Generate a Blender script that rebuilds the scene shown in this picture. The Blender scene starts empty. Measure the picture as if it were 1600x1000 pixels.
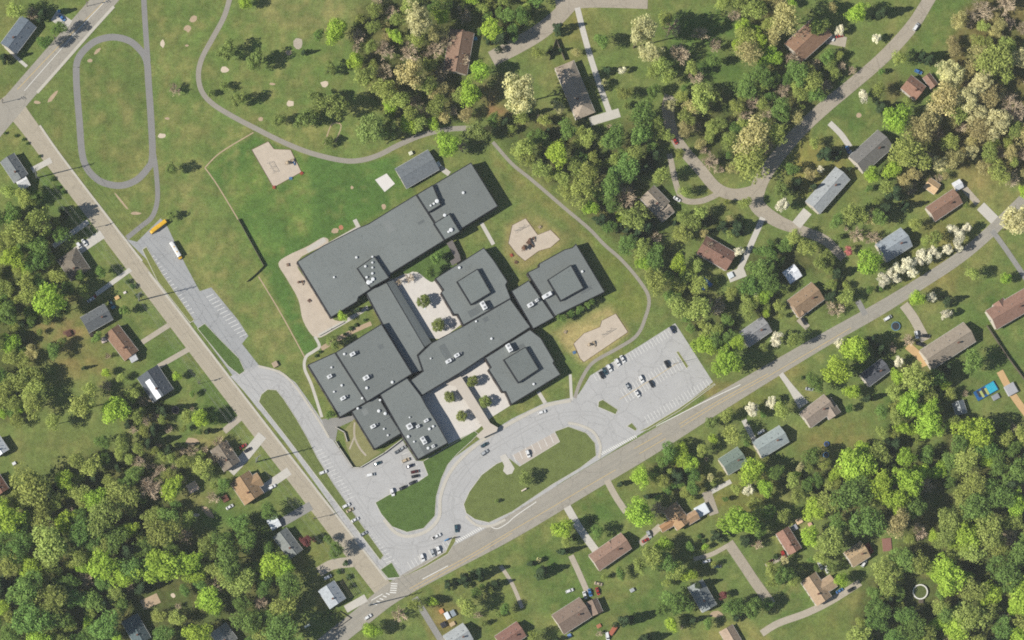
import bpy, bmesh, math, random
import numpy as np
from mathutils import Vector, Matrix

random.seed(7); rng = np.random.default_rng(7)
SC = bpy.context.scene
COL = SC.collection

# ------------------------------------------------------------------ camera
S = 0.375                      # metres per photograph pixel (photograph 1600 x 1000)
CX, CY, CH = -240.0, -300.0, 1800.0   # where the survey plane's camera hangs
cam_d = bpy.data.cameras.new('camera'); cam = bpy.data.objects.new('camera', cam_d); COL.objects.link(cam)
cam.location = (CX, CY, CH); cam.rotation_euler = (0, 0, 0)
cam_d.sensor_width = 36.0; cam_d.lens = 36.0 * CH / (1600 * S)
cam_d.shift_x = -CX / (1600 * S); cam_d.shift_y = -CY / (1600 * S)
cam_d.clip_start = 10.0; cam_d.clip_end = 20000.0
SC.camera = cam

# ------------------------------------------------------------------ sky, sun, exposure
SUN_EL, SUN_AZ = math.radians(38.0), math.radians(256.0)     # compass bearing of the sun
sx, sy, sz = math.sin(SUN_AZ) * math.cos(SUN_EL), math.cos(SUN_AZ) * math.cos(SUN_EL), math.sin(SUN_EL)
W = bpy.data.worlds.new('World'); SC.world = W; W.use_nodes = True
nt = W.node_tree; bg = nt.nodes['Background']
sky = nt.nodes.new('ShaderNodeTexSky'); sky.sky_type = 'NISHITA'; sky.sun_disc = False
sky.sun_elevation = SUN_EL; sky.sun_rotation = SUN_AZ; sky.air_density = 1.0; sky.dust_density = 0.15
nt.links.new(sky.outputs[0], bg.inputs[0]); bg.inputs[1].default_value = 0.065
sd = bpy.data.lights.new('sun', 'SUN'); sd.energy = 4.9; sd.angle = math.radians(0.55); sd.color = (1.0, 0.95, 0.87)
so = bpy.data.objects.new('sun', sd); COL.objects.link(so)
so.rotation_euler = Vector((sx, sy, sz)).to_track_quat('Z', 'Y').to_euler()
so.location = (0, 0, 300)
SC.view_settings.view_transform = 'Standard'; SC.view_settings.look = 'None'
SC.view_settings.gamma = 1.0; SC.view_settings.use_curve_mapping = False
SC.view_settings.exposure = 0.63
SC.render.engine = 'CYCLES'
SC.cycles.use_denoising = False
SC.cycles.max_bounces = 4; SC.cycles.transparent_max_bounces = 4
SC.cycles.diffuse_bounces = 2
SC.cycles.filter_width = 1.8
HAZE = 2.1e-5
SC.cycles.volume_bounces = 0
GAIN = 1.42     # display radiance of a white sunlit horizontal surface at this light and exposure

# ------------------------------------------------------------------ helpers
def lin(c):
    c = c / 255.0
    return c / 12.92 if c <= 0.04045 else ((c + 0.055) / 1.055) ** 2.4
def A(r, g, b):                # colour as it shows in sunlight -> base colour
    return (lin(r) / GAIN, lin(g) / GAIN, lin(b) / GAIN)
def P(u, v, z=0.0):            # photograph pixel of a point at height z -> place
    gx, gy = (u - 800) * S, (500 - v) * S
    k = (CH - z) / CH
    return (CX + (gx - CX) * k, CY + (gy - CY) * k)
def PP(pts, z=0.0): return [P(u, v, z) for u, v in pts]
def area(p): return 0.5 * sum(p[i][0] * p[(i + 1) % len(p)][1] - p[(i + 1) % len(p)][0] * p[i][1] for i in range(len(p)))
def ccw(p): return list(p) if area(p) > 0 else list(p)[::-1]
def inset(p, d):
    n = len(p); out = []
    for i in range(n):
        a, b, c = Vector(p[i - 1]), Vector(p[i]), Vector(p[(i + 1) % n])
        e1, e2 = (b - a).normalized(), (c - b).normalized()
        n1, n2 = Vector((-e1.y, e1.x)), Vector((-e2.y, e2.x))
        m = n1 + n2
        k = d / max(0.35, 1 + n1.dot(n2))
        out.append((b.x + m.x * k, b.y + m.y * k))
    return out
def inside(x, y, p):
    r = False; n = len(p)
    for i in range(n):
        x1, y1 = p[i]; x2, y2 = p[i - 1]
        if (y1 > y) != (y2 > y) and x < (x2 - x1) * (y - y1) / (y2 - y1) + x1: r = not r
    return r
def smooth(pts, n=6):
    out = []; m = len(pts)
    for i in range(m - 1):
        p0, p1, p2, p3 = pts[max(i - 1, 0)], pts[i], pts[i + 1], pts[min(i + 2, m - 1)]
        for k in range(n):
            t = k / n
            out.append(tuple(0.5 * (2 * p1[j] + (p2[j] - p0[j]) * t + (2 * p0[j] - 5 * p1[j] + 4 * p2[j] - p3[j]) * t * t
                                    + (3 * p1[j] - p0[j] - 3 * p2[j] + p3[j]) * t ** 3) for j in range(len(p1))))
    out.append(tuple(pts[-1])); return out
def smooth_closed(pts, n=5):
    m = len(pts); q = [pts[-1]] + list(pts) + [pts[0], pts[1]]
    out = []
    for i in range(1, m + 1):
        p0, p1, p2, p3 = q[i - 1], q[i], q[i + 1], q[i + 2] if i + 2 < len(q) else q[2]
        for k in range(n):
            t = k / n
            out.append(tuple(0.5 * (2 * p1[j] + (p2[j] - p0[j]) * t + (2 * p0[j] - 5 * p1[j] + 4 * p2[j] - p3[j]) * t * t
                                    + (3 * p1[j] - p0[j] - 3 * p2[j] + p3[j]) * t ** 3) for j in range(2)))
    return out

MATS = {}
def mat(name, rgb, rough=0.8, var=0.12, scale=0.25, fine=3.0, spec=0.2, metal=0.0, bump=0.0, second=None, alpha_rand=0.0):
    if name in MATS: return MATS[name]
    m = bpy.data.materials.new(name); m.use_nodes = True; MATS[name] = m
    t = m.node_tree; b = t.nodes['Principled BSDF']
    b.inputs['Roughness'].default_value = rough; b.inputs['Metallic'].default_value = metal
    b.inputs['Specular IOR Level'].default_value = spec
    geo = t.nodes.new('ShaderNodeNewGeometry')
    n1 = t.nodes.new('ShaderNodeTexNoise'); n1.inputs['Scale'].default_value = scale; n1.inputs['Detail'].default_value = 5
    n1.inputs['Roughness'].default_value = 0.62
    n2 = t.nodes.new('ShaderNodeTexNoise'); n2.inputs['Scale'].default_value = fine; n2.inputs['Detail'].default_value = 3
    t.links.new(geo.outputs['Position'], n1.inputs['Vector']); t.links.new(geo.outputs['Position'], n2.inputs['Vector'])
    add = t.nodes.new('ShaderNodeMath'); add.operation = 'ADD'; t.links.new(n1.outputs[0], add.inputs[0]); t.links.new(n2.outputs[0], add.inputs[1])
    mr = t.nodes.new('ShaderNodeMapRange'); mr.inputs[1].default_value = 0.65; mr.inputs[2].default_value = 1.35
    t.links.new(add.outputs[0], mr.inputs[0])
    mx = t.nodes.new('ShaderNodeMix'); mx.data_type = 'RGBA'
    lo = second if second else tuple(c * (1 - var) for c in rgb)
    hi = rgb if second else tuple(min(0.95, c * (1 + var)) for c in rgb)
    mx.inputs[6].default_value = (*lo, 1); mx.inputs[7].default_value = (*hi, 1)
    t.links.new(mr.outputs[0], mx.inputs[0])
    out = mx.outputs[2]
    if alpha_rand > 0:
        oi = t.nodes.new('ShaderNodeObjectInfo'); hs = t.nodes.new('ShaderNodeHueSaturation')
        m2 = t.nodes.new('ShaderNodeMapRange'); m2.inputs[3].default_value = 1 - alpha_rand; m2.inputs[4].default_value = 1 + alpha_rand
        t.links.new(oi.outputs['Random'], m2.inputs[0]); t.links.new(m2.outputs[0], hs.inputs['Value']); t.links.new(out, hs.inputs['Color'])
        out = hs.outputs[0]
    t.links.new(out, b.inputs['Base Color'])
    if bump > 0:
        bp = t.nodes.new('ShaderNodeBump'); bp.inputs['Strength'].default_value = bump; bp.inputs['Distance'].default_value = 0.05
        t.links.new(n2.outputs[0], bp.inputs['Height']); t.links.new(bp.outputs[0], b.inputs['Normal'])
    return m

class MB:
    def __init__(s): s.v = []; s.f = []
    def quad(s, *p):
        i = len(s.v); s.v += [tuple(q) for q in p]; s.f.append(tuple(range(i, i + len(p)))); return s
    def prism(s, poly, z0, z1, cap=True, bottom=False):
        poly = ccw(poly); n = len(poly); i = len(s.v)
        s.v += [(x, y, z0) for x, y in poly] + [(x, y, z1) for x, y in poly]
        for k in range(n): s.f.append((i + k, i + (k + 1) % n, i + n + (k + 1) % n, i + n + k))
        if cap: s.f.append(tuple(range(i + n, i + 2 * n)))
        if bottom: s.f.append(tuple(range(i + n - 1, i - 1, -1)))
        return s
    def ring(s, outer, inner, z):
        n = len(outer); i = len(s.v)
        s.v += [(x, y, z) for x, y in outer] + [(x, y, z) for x, y in inner]
        for k in range(n): s.f.append((i + k, i + (k + 1) % n, i + n + (k + 1) % n, i + n + k))
        return s
    def box(s, cx, cy, cz, dx, dy, dz, rot=0.0, taper=1.0):
        c, q = math.cos(rot), math.sin(rot); i = len(s.v)
        for z, k in ((cz - dz / 2, 1.0), (cz + dz / 2, taper)):
            for x, y in ((-1, -1), (1, -1), (1, 1), (-1, 1)):
                X, Y = x * dx / 2 * k, y * dy / 2 * k
                s.v.append((cx + X * c - Y * q, cy + X * q + Y * c, z))
        s.f += [(i + 3, i + 2, i + 1, i), (i + 4, i + 5, i + 6, i + 7)] + [(i + k, i + (k + 1) % 4, i + 4 + (k + 1) % 4, i + 4 + k) for k in range(4)]
        return s
    def cyl(s, cx, cy, z0, z1, r0, r1=None, n=10, cap=True):
        r1 = r0 if r1 is None else r1; i = len(s.v)
        for z, r in ((z0, r0), (z1, r1)):
            for k in range(n): a = 2 * math.pi * k / n; s.v.append((cx + r * math.cos(a), cy + r * math.sin(a), z))
        for k in range(n): s.f.append((i + k, i + (k + 1) % n, i + n + (k + 1) % n, i + n + k))
        if cap: s.f.append(tuple(range(i + n, i + 2 * n)))
        return s
    def bar(s, a, b, r0, r1=None, n=4):
        a, b = Vector(a), Vector(b); r1 = r0 if r1 is None else r1
        d = b - a
        if d.length < 1e-6: return s
        q = d.to_track_quat('Z', 'Y'); i = len(s.v)
        for p, r in ((a, r0), (b, r1)):
            for k in range(n):
                t = 2 * math.pi * (k + 0.5) / n
                s.v.append(tuple(p + q @ Vector((r * math.cos(t), r * math.sin(t), 0))))
        for k in range(n): s.f.append((i + k, i + (k + 1) % n, i + n + (k + 1) % n, i + n + k))
        s.f += [tuple(range(i + n, i + 2 * n)), tuple(range(i + n - 1, i - 1, -1))]
        return s
    def mesh(s, name):
        m = bpy.data.meshes.new(name); m.from_pydata(s.v, [], s.f); m.update()
        return m
    def build(s, name, material, parent=None, loc=None):
        return mk(name, s.mesh(name), material, parent, loc)

def mk(name, mesh, material=None, parent=None, loc=None, rz=0.0, scale=None):
    o = bpy.data.objects.new(name, mesh); COL.objects.link(o)
    if material is not None and mesh is not None and not mesh.materials: mesh.materials.append(material)
    if parent is not None: o.parent = parent
    if loc is not None: o.location = (*loc, 0)[:3] if len(loc) == 2 else loc
    if rz: o.rotation_euler = (0, 0, rz)
    if scale is not None: o.scale = scale
    return o
def thing(name, label, cat, loc, rz=0.0, group=None):
    o = bpy.data.objects.new(name, None); COL.objects.link(o); o.empty_display_size = 0.5
    o.location = (loc[0], loc[1], loc[2] if len(loc) > 2 else 0); o.rotation_euler = (0, 0, rz)
    return tag(o, label, cat, group)
def tag(o, label, cat, group=None):
    o['label'] = label; o['category'] = cat
    if group: o['group'] = group
    return o
def struct(o): o['kind'] = 'structure'; return o
def cp(o, parent):
    c = o.copy(); COL.objects.link(c); c.parent = parent; return c

def flat(name, poly, z, material, px=True, tri=True):
    """a sheet of pavement or soil"""
    p = ccw(PP(poly) if px else poly)
    bm = bmesh.new(); vs = [bm.verts.new((x, y, z)) for x, y in p]; bm.faces.new(vs); bm.normal_update()
    bmesh.ops.triangulate(bm, faces=bm.faces[:])
    m = bpy.data.meshes.new(name); bm.to_mesh(m); bm.free()
    return struct(mk(name, m, material))
def ribbon_pts(pts, w, off=0.0, n=6):
    pts = [(*P(u, v), (w if len(q) == 0 else q[0]) * S) for u, v, *q in pts]
    if len(pts) > 2: pts = smooth(pts, n)
    L, R = [], []
    for i, (x, y, ww) in enumerate(pts):
        a, b = pts[max(i - 1, 0)], pts[min(i + 1, len(pts) - 1)]
        d = Vector((b[0] - a[0], b[1] - a[1])).normalized(); nx, ny = -d.y, d.x
        L.append((x + nx * (off * S + ww / 2), y + ny * (off * S + ww / 2))); R.append((x + nx * (off * S - ww / 2), y + ny * (off * S - ww / 2)))
    return L, R
def ribbon(name, pts, w, z, material, off=0.0, thick=0.0):
    L, R = ribbon_pts(pts, w, off); n = len(L)
    v = [(x, y, z) for x, y in L] + [(x, y, z) for x, y in R]
    f = [(i, n + i, n + i + 1, i + 1) for i in range(n - 1)]
    if thick:
        k = len(v); v += [(x, y, z - thick) for x, y, _ in v]
        for i in range(n - 1): f += [(i, i + 1, k + i + 1, k + i), (n + i + 1, n + i, k + n + i, k + n + i + 1)]
    m = bpy.data.meshes.new(name); m.from_pydata(v, [], f); m.update()
    return struct(mk(name, m, material))
def island(name, poly, material, z=0.14, closed_smooth=False):
    p = PP(poly)
    if closed_smooth: p = smooth_closed(p)
    p = ccw(p); ins = inset(p, 0.28)
    b = MB(); b.prism(p, 0.0, z, cap=False); b.ring(p, ins, z)
    g = flat(name, ins, z - 0.02, material, px=False)
    k = b.build('kerb', M_kerb, g)
    return g

# ------------------------------------------------------------------ woods (also colour the soil below them)
WOODS = {
 'north': ([(545,62),(562,8),(640,-15),(745,-15),(738,40),(690,50),(690,112),(728,118),(742,165),(728,190),(650,200),(610,188),(578,140),(548,104)], dict(B=4,O=4,T=1.5,L=1.2), 20, 'the north wood beside the park path'),
 'east': ([(772,212),(800,198),(870,196),(960,196),(1022,176),(1030,262),(1000,282),(1000,345),(1050,385),(1082,428),(1135,470),(1155,500),(1150,545),(1108,555),(1062,492),(1018,432),(960,372),(886,308),(828,268)], dict(O=3.4,G=4.4,K=1.6,B=.8,L=1), 18, 'the wood belt east of the school'),
 'centre': ([(1062,150),(1100,128),(1150,150),(1200,108),(1248,112),(1296,128),(1268,170),(1232,202),(1190,252),(1150,276),(1118,266),(1082,228),(1066,196)], dict(O=5,T=1.6,B=2,G=2), 20, 'the wood in the bend of the residential street'),
 'corner': ([(1500,18),(1540,-12),(1612,-12),(1612,285),(1548,272),(1508,262),(1425,262),(1412,225),(1452,178),(1468,140),(1482,80)], dict(T=4,B=2,O=3,P=1.6), 21, 'the brown wood at the north east corner'),
 'middle': ([(1170,402),(1215,372),(1270,400),(1288,440),(1262,428),(1215,448),(1220,490),(1196,500),(1160,486),(1150,448)], dict(O=4,G=4,L=2), 17, 'the tree belt around the white square shed'),
 'south west': ([(-14,780),(20,760),(60,748),(112,724),(160,700),(200,722),(262,745),(282,790),(306,838),(345,842),(385,806),(412,830),(408,872),(452,890),(474,925),(464,962),(436,1012),(-14,1012)], dict(L=2.0,O=3.6,G=3.6,B=.9,K=.6), 21, 'the big wood at the south west corner'),
 'west': ([(-12,508),(38,512),(62,560),(52,640),(20,662),(-12,655)], dict(L=3,O=3,G=3), 20, 'the wood at the west edge'),
 'thicket': ([(168,712),(232,690),(282,700),(326,700),(322,748),(290,752),(262,742),(202,722)], dict(B=6,O=4), 13, 'the thicket west of the street houses'),
 'south east': ([(1215,735),(1300,722),(1352,700),(1400,690),(1455,706),(1500,650),(1560,668),(1612,650),(1612,1012),(1345,1012),(1330,985),(1352,905),(1396,888),(1412,842),(1372,818),(1300,822),(1262,790),(1224,772)], dict(O=4,G=4,L=1.4,B=1,K=.6), 21, 'the big wood at the south east corner'),
 'west yards': ([(-10,338),(40,328),(104,342),(92,396),(60,430),(116,440),(122,468),(60,508),(-10,505)], dict(L=3,O=3,G=3), 17, 'the shady west yards'),
 'north street': ([(745,-12),(845,-12),(832,30),(790,62),(760,70),(745,40)], dict(G=3,O=3,K=1), 14, 'the trees along the north street'),
 'north houses': ([(1148,-12),(1250,-12),(1236,22),(1228,92),(1178,104),(1152,70)], dict(O=3,T=3,L=2), 17, 'the trees west of the broad brown house'),
 'street bank': ([(1222,100),(1270,92),(1312,84),(1336,108),(1296,138),(1248,118)], dict(O=3,B=3,G=1), 14, 'the trees between the broad brown house and the street'),
 'east hill': ([(1385,235),(1430,225),(1480,262),(1476,292),(1430,300),(1400,288)], dict(T=4,O=3,B=2), 14, 'the grove east of the dark grey house'),
 'slope': ([(1290,400),(1318,432),(1332,470),(1300,492),(1282,480),(1296,448)], dict(O=4,B=2,K=2), 13, 'the shaded bank above the main road'),
 'lane side': ([(1048,336),(1100,336),(1160,342),(1158,372),(1120,366),(1090,362),(1062,380)], dict(O=4,K=2,T=1), 13, 'the trees north of the dark brown house'),
 'roadside': ([(1016,724),(1052,690),(1090,738),(1096,766),(1060,780),(1022,752)], dict(G=4,O=3,L=1), 12, 'the trees south of the main road'),
 'slate yard': ([(196,606),(226,618),(262,630),(268,668),(232,684),(200,668)], dict(B=3,O=3,K=2), 13, 'the dark trees below the slate and white house'),
 'yards': ([(1395,560),(1440,575),(1500,600),(1480,640),(1440,690),(1385,690),(1395,640)], dict(O=4,L=3,G=2), 18, 'the grove behind the long tan house'),
}
# ------------------------------------------------------------------ ground
gx = np.arange(-345, 345.1, 1.25); gy = np.arange(-232, 232.1, 1.25)
GX, GY = np.meshgrid(gx, gy); U = GX / S + 800; V = 500 - GY / S
def pmask(poly, soft=1):
    r = np.zeros(U.shape, bool); n = len(poly)
    for i in range(n):
        x1, y1 = poly[i]; x2, y2 = poly[i - 1]
        if y1 == y2: continue
        c = ((y1 > V) != (y2 > V)) & (U < (x2 - x1) * (V - y1) / (y2 - y1) + x1); r ^= c
    m = r.astype(float)
    for _ in range(soft):
        for ax in (0, 1): m = (np.roll(m, 1, ax) + np.roll(m, -1, ax) + m) / 3
    return m
def vnoise(cell, seed):
    q = np.random.default_rng(seed); h, w = int(470 / cell) + 3, int(700 / cell) + 3
    g = q.random((h, w)); fx = (GX + 345) / cell; fy = (GY + 232) / cell
    ix, iy = fx.astype(int), fy.astype(int); tx, ty = fx - ix, fy - iy
    tx = tx * tx * (3 - 2 * tx); ty = ty * ty * (3 - 2 * ty)
    return (g[iy, ix] * (1 - tx) + g[iy, ix + 1] * tx) * (1 - ty) + (g[iy + 1, ix] * (1 - tx) + g[iy + 1, ix + 1] * tx) * ty
G = np.empty(U.shape + (3,)); G[:] = A(112, 123, 72)
def paint(m, rgb, k=1.0):
    global G
    m = np.clip(m * k, 0, 1)[..., None]; G = G * (1 - m) + np.array(A(*rgb)) * m
def blob(u, v, ru, rv=None, soft=1.0):
    rv = rv or ru
    d = np.sqrt(((U - u) / ru) ** 2 + ((V - v) / rv) ** 2) + (nz3 - .5) * .6 + (nz2 - .5) * .5
    return np.clip((1.25 - d) / (0.6 * soft), 0, 1)
nz1 = vnoise(34, 1); nz2 = vnoise(13, 2); nz3 = vnoise(4.5, 3); nz4 = vnoise(2.6, 4)
paint(np.clip((nz1 * .5 + nz2 * .35 + nz3 * .3 - .5) * 3, 0, 1), (130, 131, 80), .85)
# park meadow: drier, with a browner corner
park = [(250,-10),(540,-10),(560,110),(600,190),(740,200),(640,215),(560,250),(440,225),(320,262),(372,343),(412,418),(475,560),(440,580),(390,520),(260,340),(245,200)]
paint(pmask(park, 4) * np.clip(nz2 * .7 + nz3 * .6, 0, 1), (124, 131, 78), .9)
paint(blob(475, 15, 75, 40, 2), (140, 134, 92), .75); paint(blob(420, 60, 40, 30, 2), (128, 132, 80), .6)
paint(pmask([(125,110),(140,75),(175,63),(212,75),(228,110),(236,240),(205,280),(170,282),(135,255)], 3), (112, 120, 70), .55)
paint(blob(210, 190, 22, 60, 2), (128, 128, 82), .5); paint(blob(330, 440, 50, 40, 2), (128, 130, 80), .6); paint(blob(430, 520, 40, 30, 2), (128, 130, 80), .7)
# school lawn, greener
paint(pmask([(322,262),(395,212),(445,232),(560,256),(622,240),(650,302),(560,352),(470,395),(434,412),(446,434),(465,468),(472,505),(500,545),(476,560),(412,424),(374,346)], 1), (86, 116, 59), .95)
paint(pmask([(322,262),(395,212),(445,232),(560,256),(640,290),(470,395),(412,424)], 1) * np.clip((nz2 - .45) * 3, 0, 1), (112, 132, 68), .7)
paint(blob(690, 300, 60, 18, 2), (136, 132, 80), .5)
paint(pmask([(750,225),(800,260),(900,345),(960,390),(1012,455),(1005,500),(960,500),(925,380),(830,310)], 2), (120, 126, 68), .85)
paint(pmask([(768,228),(792,262),(850,308),(905,352),(930,385),(925,392),(880,345),(820,300),(770,250)], 1), (150, 132, 92), .35)
paint(pmask([(786,350),(830,332),(900,372),(845,408),(815,425),(790,400)], 2), (158, 142, 98), .8)
paint(pmask([(860,520),(905,500),(952,478),(985,520),(915,572),(888,550)], 2), (190, 166, 122), .8)
paint(pmask([(1012,470),(1060,500),(1120,600),(1160,590),(1100,540),(1040,470)], 3), (120, 124, 72), .7)
# yards
for (u, v, ru, rv) in [(930,790,60,45),(900,930,90,70),(1010,950,90,50),(1240,940,40,40),(840,870,50,40),(1100,30,90,70),(1130,110,70,50),(1480,50,60,60),(1340,190,45,35),(1560,470,60,60),(1540,560,60,50),(330,650,45,60),(150,520,60,40),(260,560,30,30),(430,860,40,60),(350,790,50,40),(520,960,40,30),(1400,640,50,50),(70,300,50,30)]:
    paint(blob(u, v, ru, rv, 2), (82, 108, 53), .8)
for (u, v, ru, rv, c) in [(120,530,70,60,(128,116,78)),(95,520,40,25,(140,122,86)),(130,570,45,30,(136,122,80)),(330,690,30,25,(150,142,98)),(300,780,35,18,(138,128,88)),(1255,255,34,50,(152,138,80)),(1300,262,50,50,(132,126,74)),(1480,370,70,60,(124,122,72)),(1535,290,56,44,(160,142,98)),(1440,300,40,30,(136,128,78)),(1300,690,60,40,(128,120,74)),(1160,620,60,30,(124,122,70)),(1110,610,60,14,(138,126,82)),(1470,430,60,40,(134,124,76)),(1220,580,50,20,(132,122,76)),(900,45,30,50,(126,122,72)),(1150,1000,80,30,(142,136,84)),(1280,980,50,30,(118,124,70)),(1060,750,60,40,(120,122,66)),(1130,780,50,40,(130,124,70)),(1180,760,60,60,(118,118,66)),(690,960,30,40,(140,116,80)),(790,960,30,40,(112,122,62)),(950,930,30,14,(122,122,72)),(60,690,70,60,(112,120,72)),(200,780,90,30,(100,110,62)),(470,880,40,40,(122,120,70)),(980,300,70,50,(72,74,50)),(860,200,60,40,(112,100,70)),(1400,140,40,30,(100,96,62)),(770,150,40,40,(118,98,72)),(780,175,30,12,(150,106,84)),(1340,940,40,18,(120,122,72)),(560,980,40,30,(96,110,60))]:
    paint(blob(u, v, ru, rv, 2), (c[0] + 6, c[1] + 2, c[2] + 2), .92)
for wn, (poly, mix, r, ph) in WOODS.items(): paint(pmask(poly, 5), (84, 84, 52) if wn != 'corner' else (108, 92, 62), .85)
paint(np.clip((nz4 * .6 + nz3 * .6 - .62) * 2.2, 0, 1), (82, 98, 50), .38)
paint(np.clip((nz4 * .5 + nz2 * .6 - .68) * 2.6, 0, 1), (142, 134, 88), .45)
# sun-dried and fresher flecks of turf, strongest on the rough park meadow
rough = np.clip(.45 + pmask(park, 4) * .4 + pmask([(112,60),(240,50),(246,330),(150,300)], 4) * .25, 0, 1)
nz5 = vnoise(7, 11); nz6 = vnoise(1.9, 12); nz7 = vnoise(3.4, 13)
paint(np.clip((nz5 * .7 + nz7 * .45 + nz6 * .3 - .84) * 3.2, 0, 1) * rough, (160, 152, 100), .62)
paint(np.clip((.62 - nz5 * .6 - nz7 * .45 - nz6 * .2 + .12) * 3.0, 0, 1) * rough, (98, 126, 66), .6)
for (u, v, ru, rv) in [(330,425,26,30),(345,460,22,20),(300,215,18,14),(295,300,30,26),(420,500,22,26),(200,175,14,22),(262,400,16,20),(440,30,40,18),(520,15,36,16),(360,300,16,24),(300,330,24,14),(430,545,18,14)]:
    paint(blob(u, v, ru, rv, 3) * np.clip(nz7 * .8 + nz6 * .6, 0, 1), (160, 150, 102), .6)
streak = np.sin((U * .86 + V * .5) / 3.4 + nz2 * 3) * pmask(park, 4)
G *= (1 + .04 * streak)[..., None]
# mown stripes on the oval infield
stripe = np.clip(np.sin((U + 0.06 * V) / 4.2) * 1.5, -1, 1) * pmask([(125,110),(140,75),(175,63),(212,75),(228,110),(236,240),(205,280),(170,282),(135,255)], 2)
G *= (1 + 0.045 * stripe)[..., None]
stripe = np.clip(np.sin((U * .5 + .866 * V) / 3.2) * 1.5, -1, 1) * pmask([(322,262),(395,212),(445,232),(560,256),(640,290),(470,395),(412,424)], 2)
G *= (1 + 0.035 * stripe)[..., None]

G[..., 2] *= .86; G[..., 0] *= .98; G[..., 1] *= 1.02
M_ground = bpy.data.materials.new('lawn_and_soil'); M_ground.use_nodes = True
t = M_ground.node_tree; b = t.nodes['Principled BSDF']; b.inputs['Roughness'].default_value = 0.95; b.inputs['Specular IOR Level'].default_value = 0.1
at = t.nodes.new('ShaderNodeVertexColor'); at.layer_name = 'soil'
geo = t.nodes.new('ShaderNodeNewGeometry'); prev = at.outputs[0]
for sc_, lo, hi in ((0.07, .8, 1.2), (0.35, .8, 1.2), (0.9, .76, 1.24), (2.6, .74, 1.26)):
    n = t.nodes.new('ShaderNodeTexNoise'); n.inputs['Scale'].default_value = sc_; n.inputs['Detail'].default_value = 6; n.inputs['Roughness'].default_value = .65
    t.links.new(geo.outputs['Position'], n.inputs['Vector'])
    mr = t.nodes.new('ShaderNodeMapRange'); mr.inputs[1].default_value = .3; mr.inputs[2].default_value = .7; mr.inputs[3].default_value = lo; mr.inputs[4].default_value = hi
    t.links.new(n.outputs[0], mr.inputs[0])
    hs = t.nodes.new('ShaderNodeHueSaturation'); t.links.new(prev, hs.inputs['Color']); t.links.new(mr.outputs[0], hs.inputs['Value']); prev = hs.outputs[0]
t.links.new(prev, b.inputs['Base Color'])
ny, nx = U.shape; idx = np.arange(nx * ny).reshape(ny, nx)
verts = np.stack([GX, GY, np.zeros_like(GX)], -1).reshape(-1, 3)
faces = np.stack([idx[:-1, :-1], idx[:-1, 1:], idx[1:, 1:], idx[1:, :-1]], -1).reshape(-1, 4)
big = 5000.0
x0, x1, y0, y1 = gx[0], gx[-1], gy[0], gy[-1]
ev = np.array([(-big, -big, 0), (big, -big, 0), (big, big, 0), (-big, big, 0), (x0, y0, 0), (x1, y0, 0), (x1, y1, 0), (x0, y1, 0)])
k = len(verts); ef = np.array([(k, k + 1, k + 5, k + 4), (k + 1, k + 2, k + 6, k + 5), (k + 2, k + 3, k + 7, k + 6), (k + 3, k, k + 4, k + 7)])
verts = np.concatenate([verts, ev]); faces = np.concatenate([faces, ef])
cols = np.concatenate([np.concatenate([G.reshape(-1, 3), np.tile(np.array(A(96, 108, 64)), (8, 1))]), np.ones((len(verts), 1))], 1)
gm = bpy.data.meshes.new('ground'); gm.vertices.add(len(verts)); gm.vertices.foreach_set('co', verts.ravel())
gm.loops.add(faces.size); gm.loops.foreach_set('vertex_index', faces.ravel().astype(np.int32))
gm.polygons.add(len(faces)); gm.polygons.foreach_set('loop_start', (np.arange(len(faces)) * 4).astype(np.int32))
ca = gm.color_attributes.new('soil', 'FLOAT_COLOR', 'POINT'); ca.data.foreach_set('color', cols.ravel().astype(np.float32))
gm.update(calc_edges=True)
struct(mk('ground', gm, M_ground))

# ------------------------------------------------------------------ the air between the survey plane and the ground
hz = MB().box(0, 0, 909.0, 10400, 10400, 1820.0).build('haze', None); hz['kind'] = 'stuff'; hz['label'] = 'thin pale haze in the air over the whole place'
M_haze = bpy.data.materials.new('thin_haze'); M_haze.use_nodes = True; t = M_haze.node_tree; t.nodes.remove(t.nodes['Principled BSDF'])
pv = t.nodes.new('ShaderNodeVolumePrincipled'); pv.inputs['Color'].default_value = (.93, .97, 1.0, 1); pv.inputs['Density'].default_value = HAZE; pv.inputs['Anisotropy'].default_value = 0.0
t.links.new(pv.outputs[0], t.nodes['Material Output'].inputs['Volume']); hz.data.materials.append(M_haze)

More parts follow.
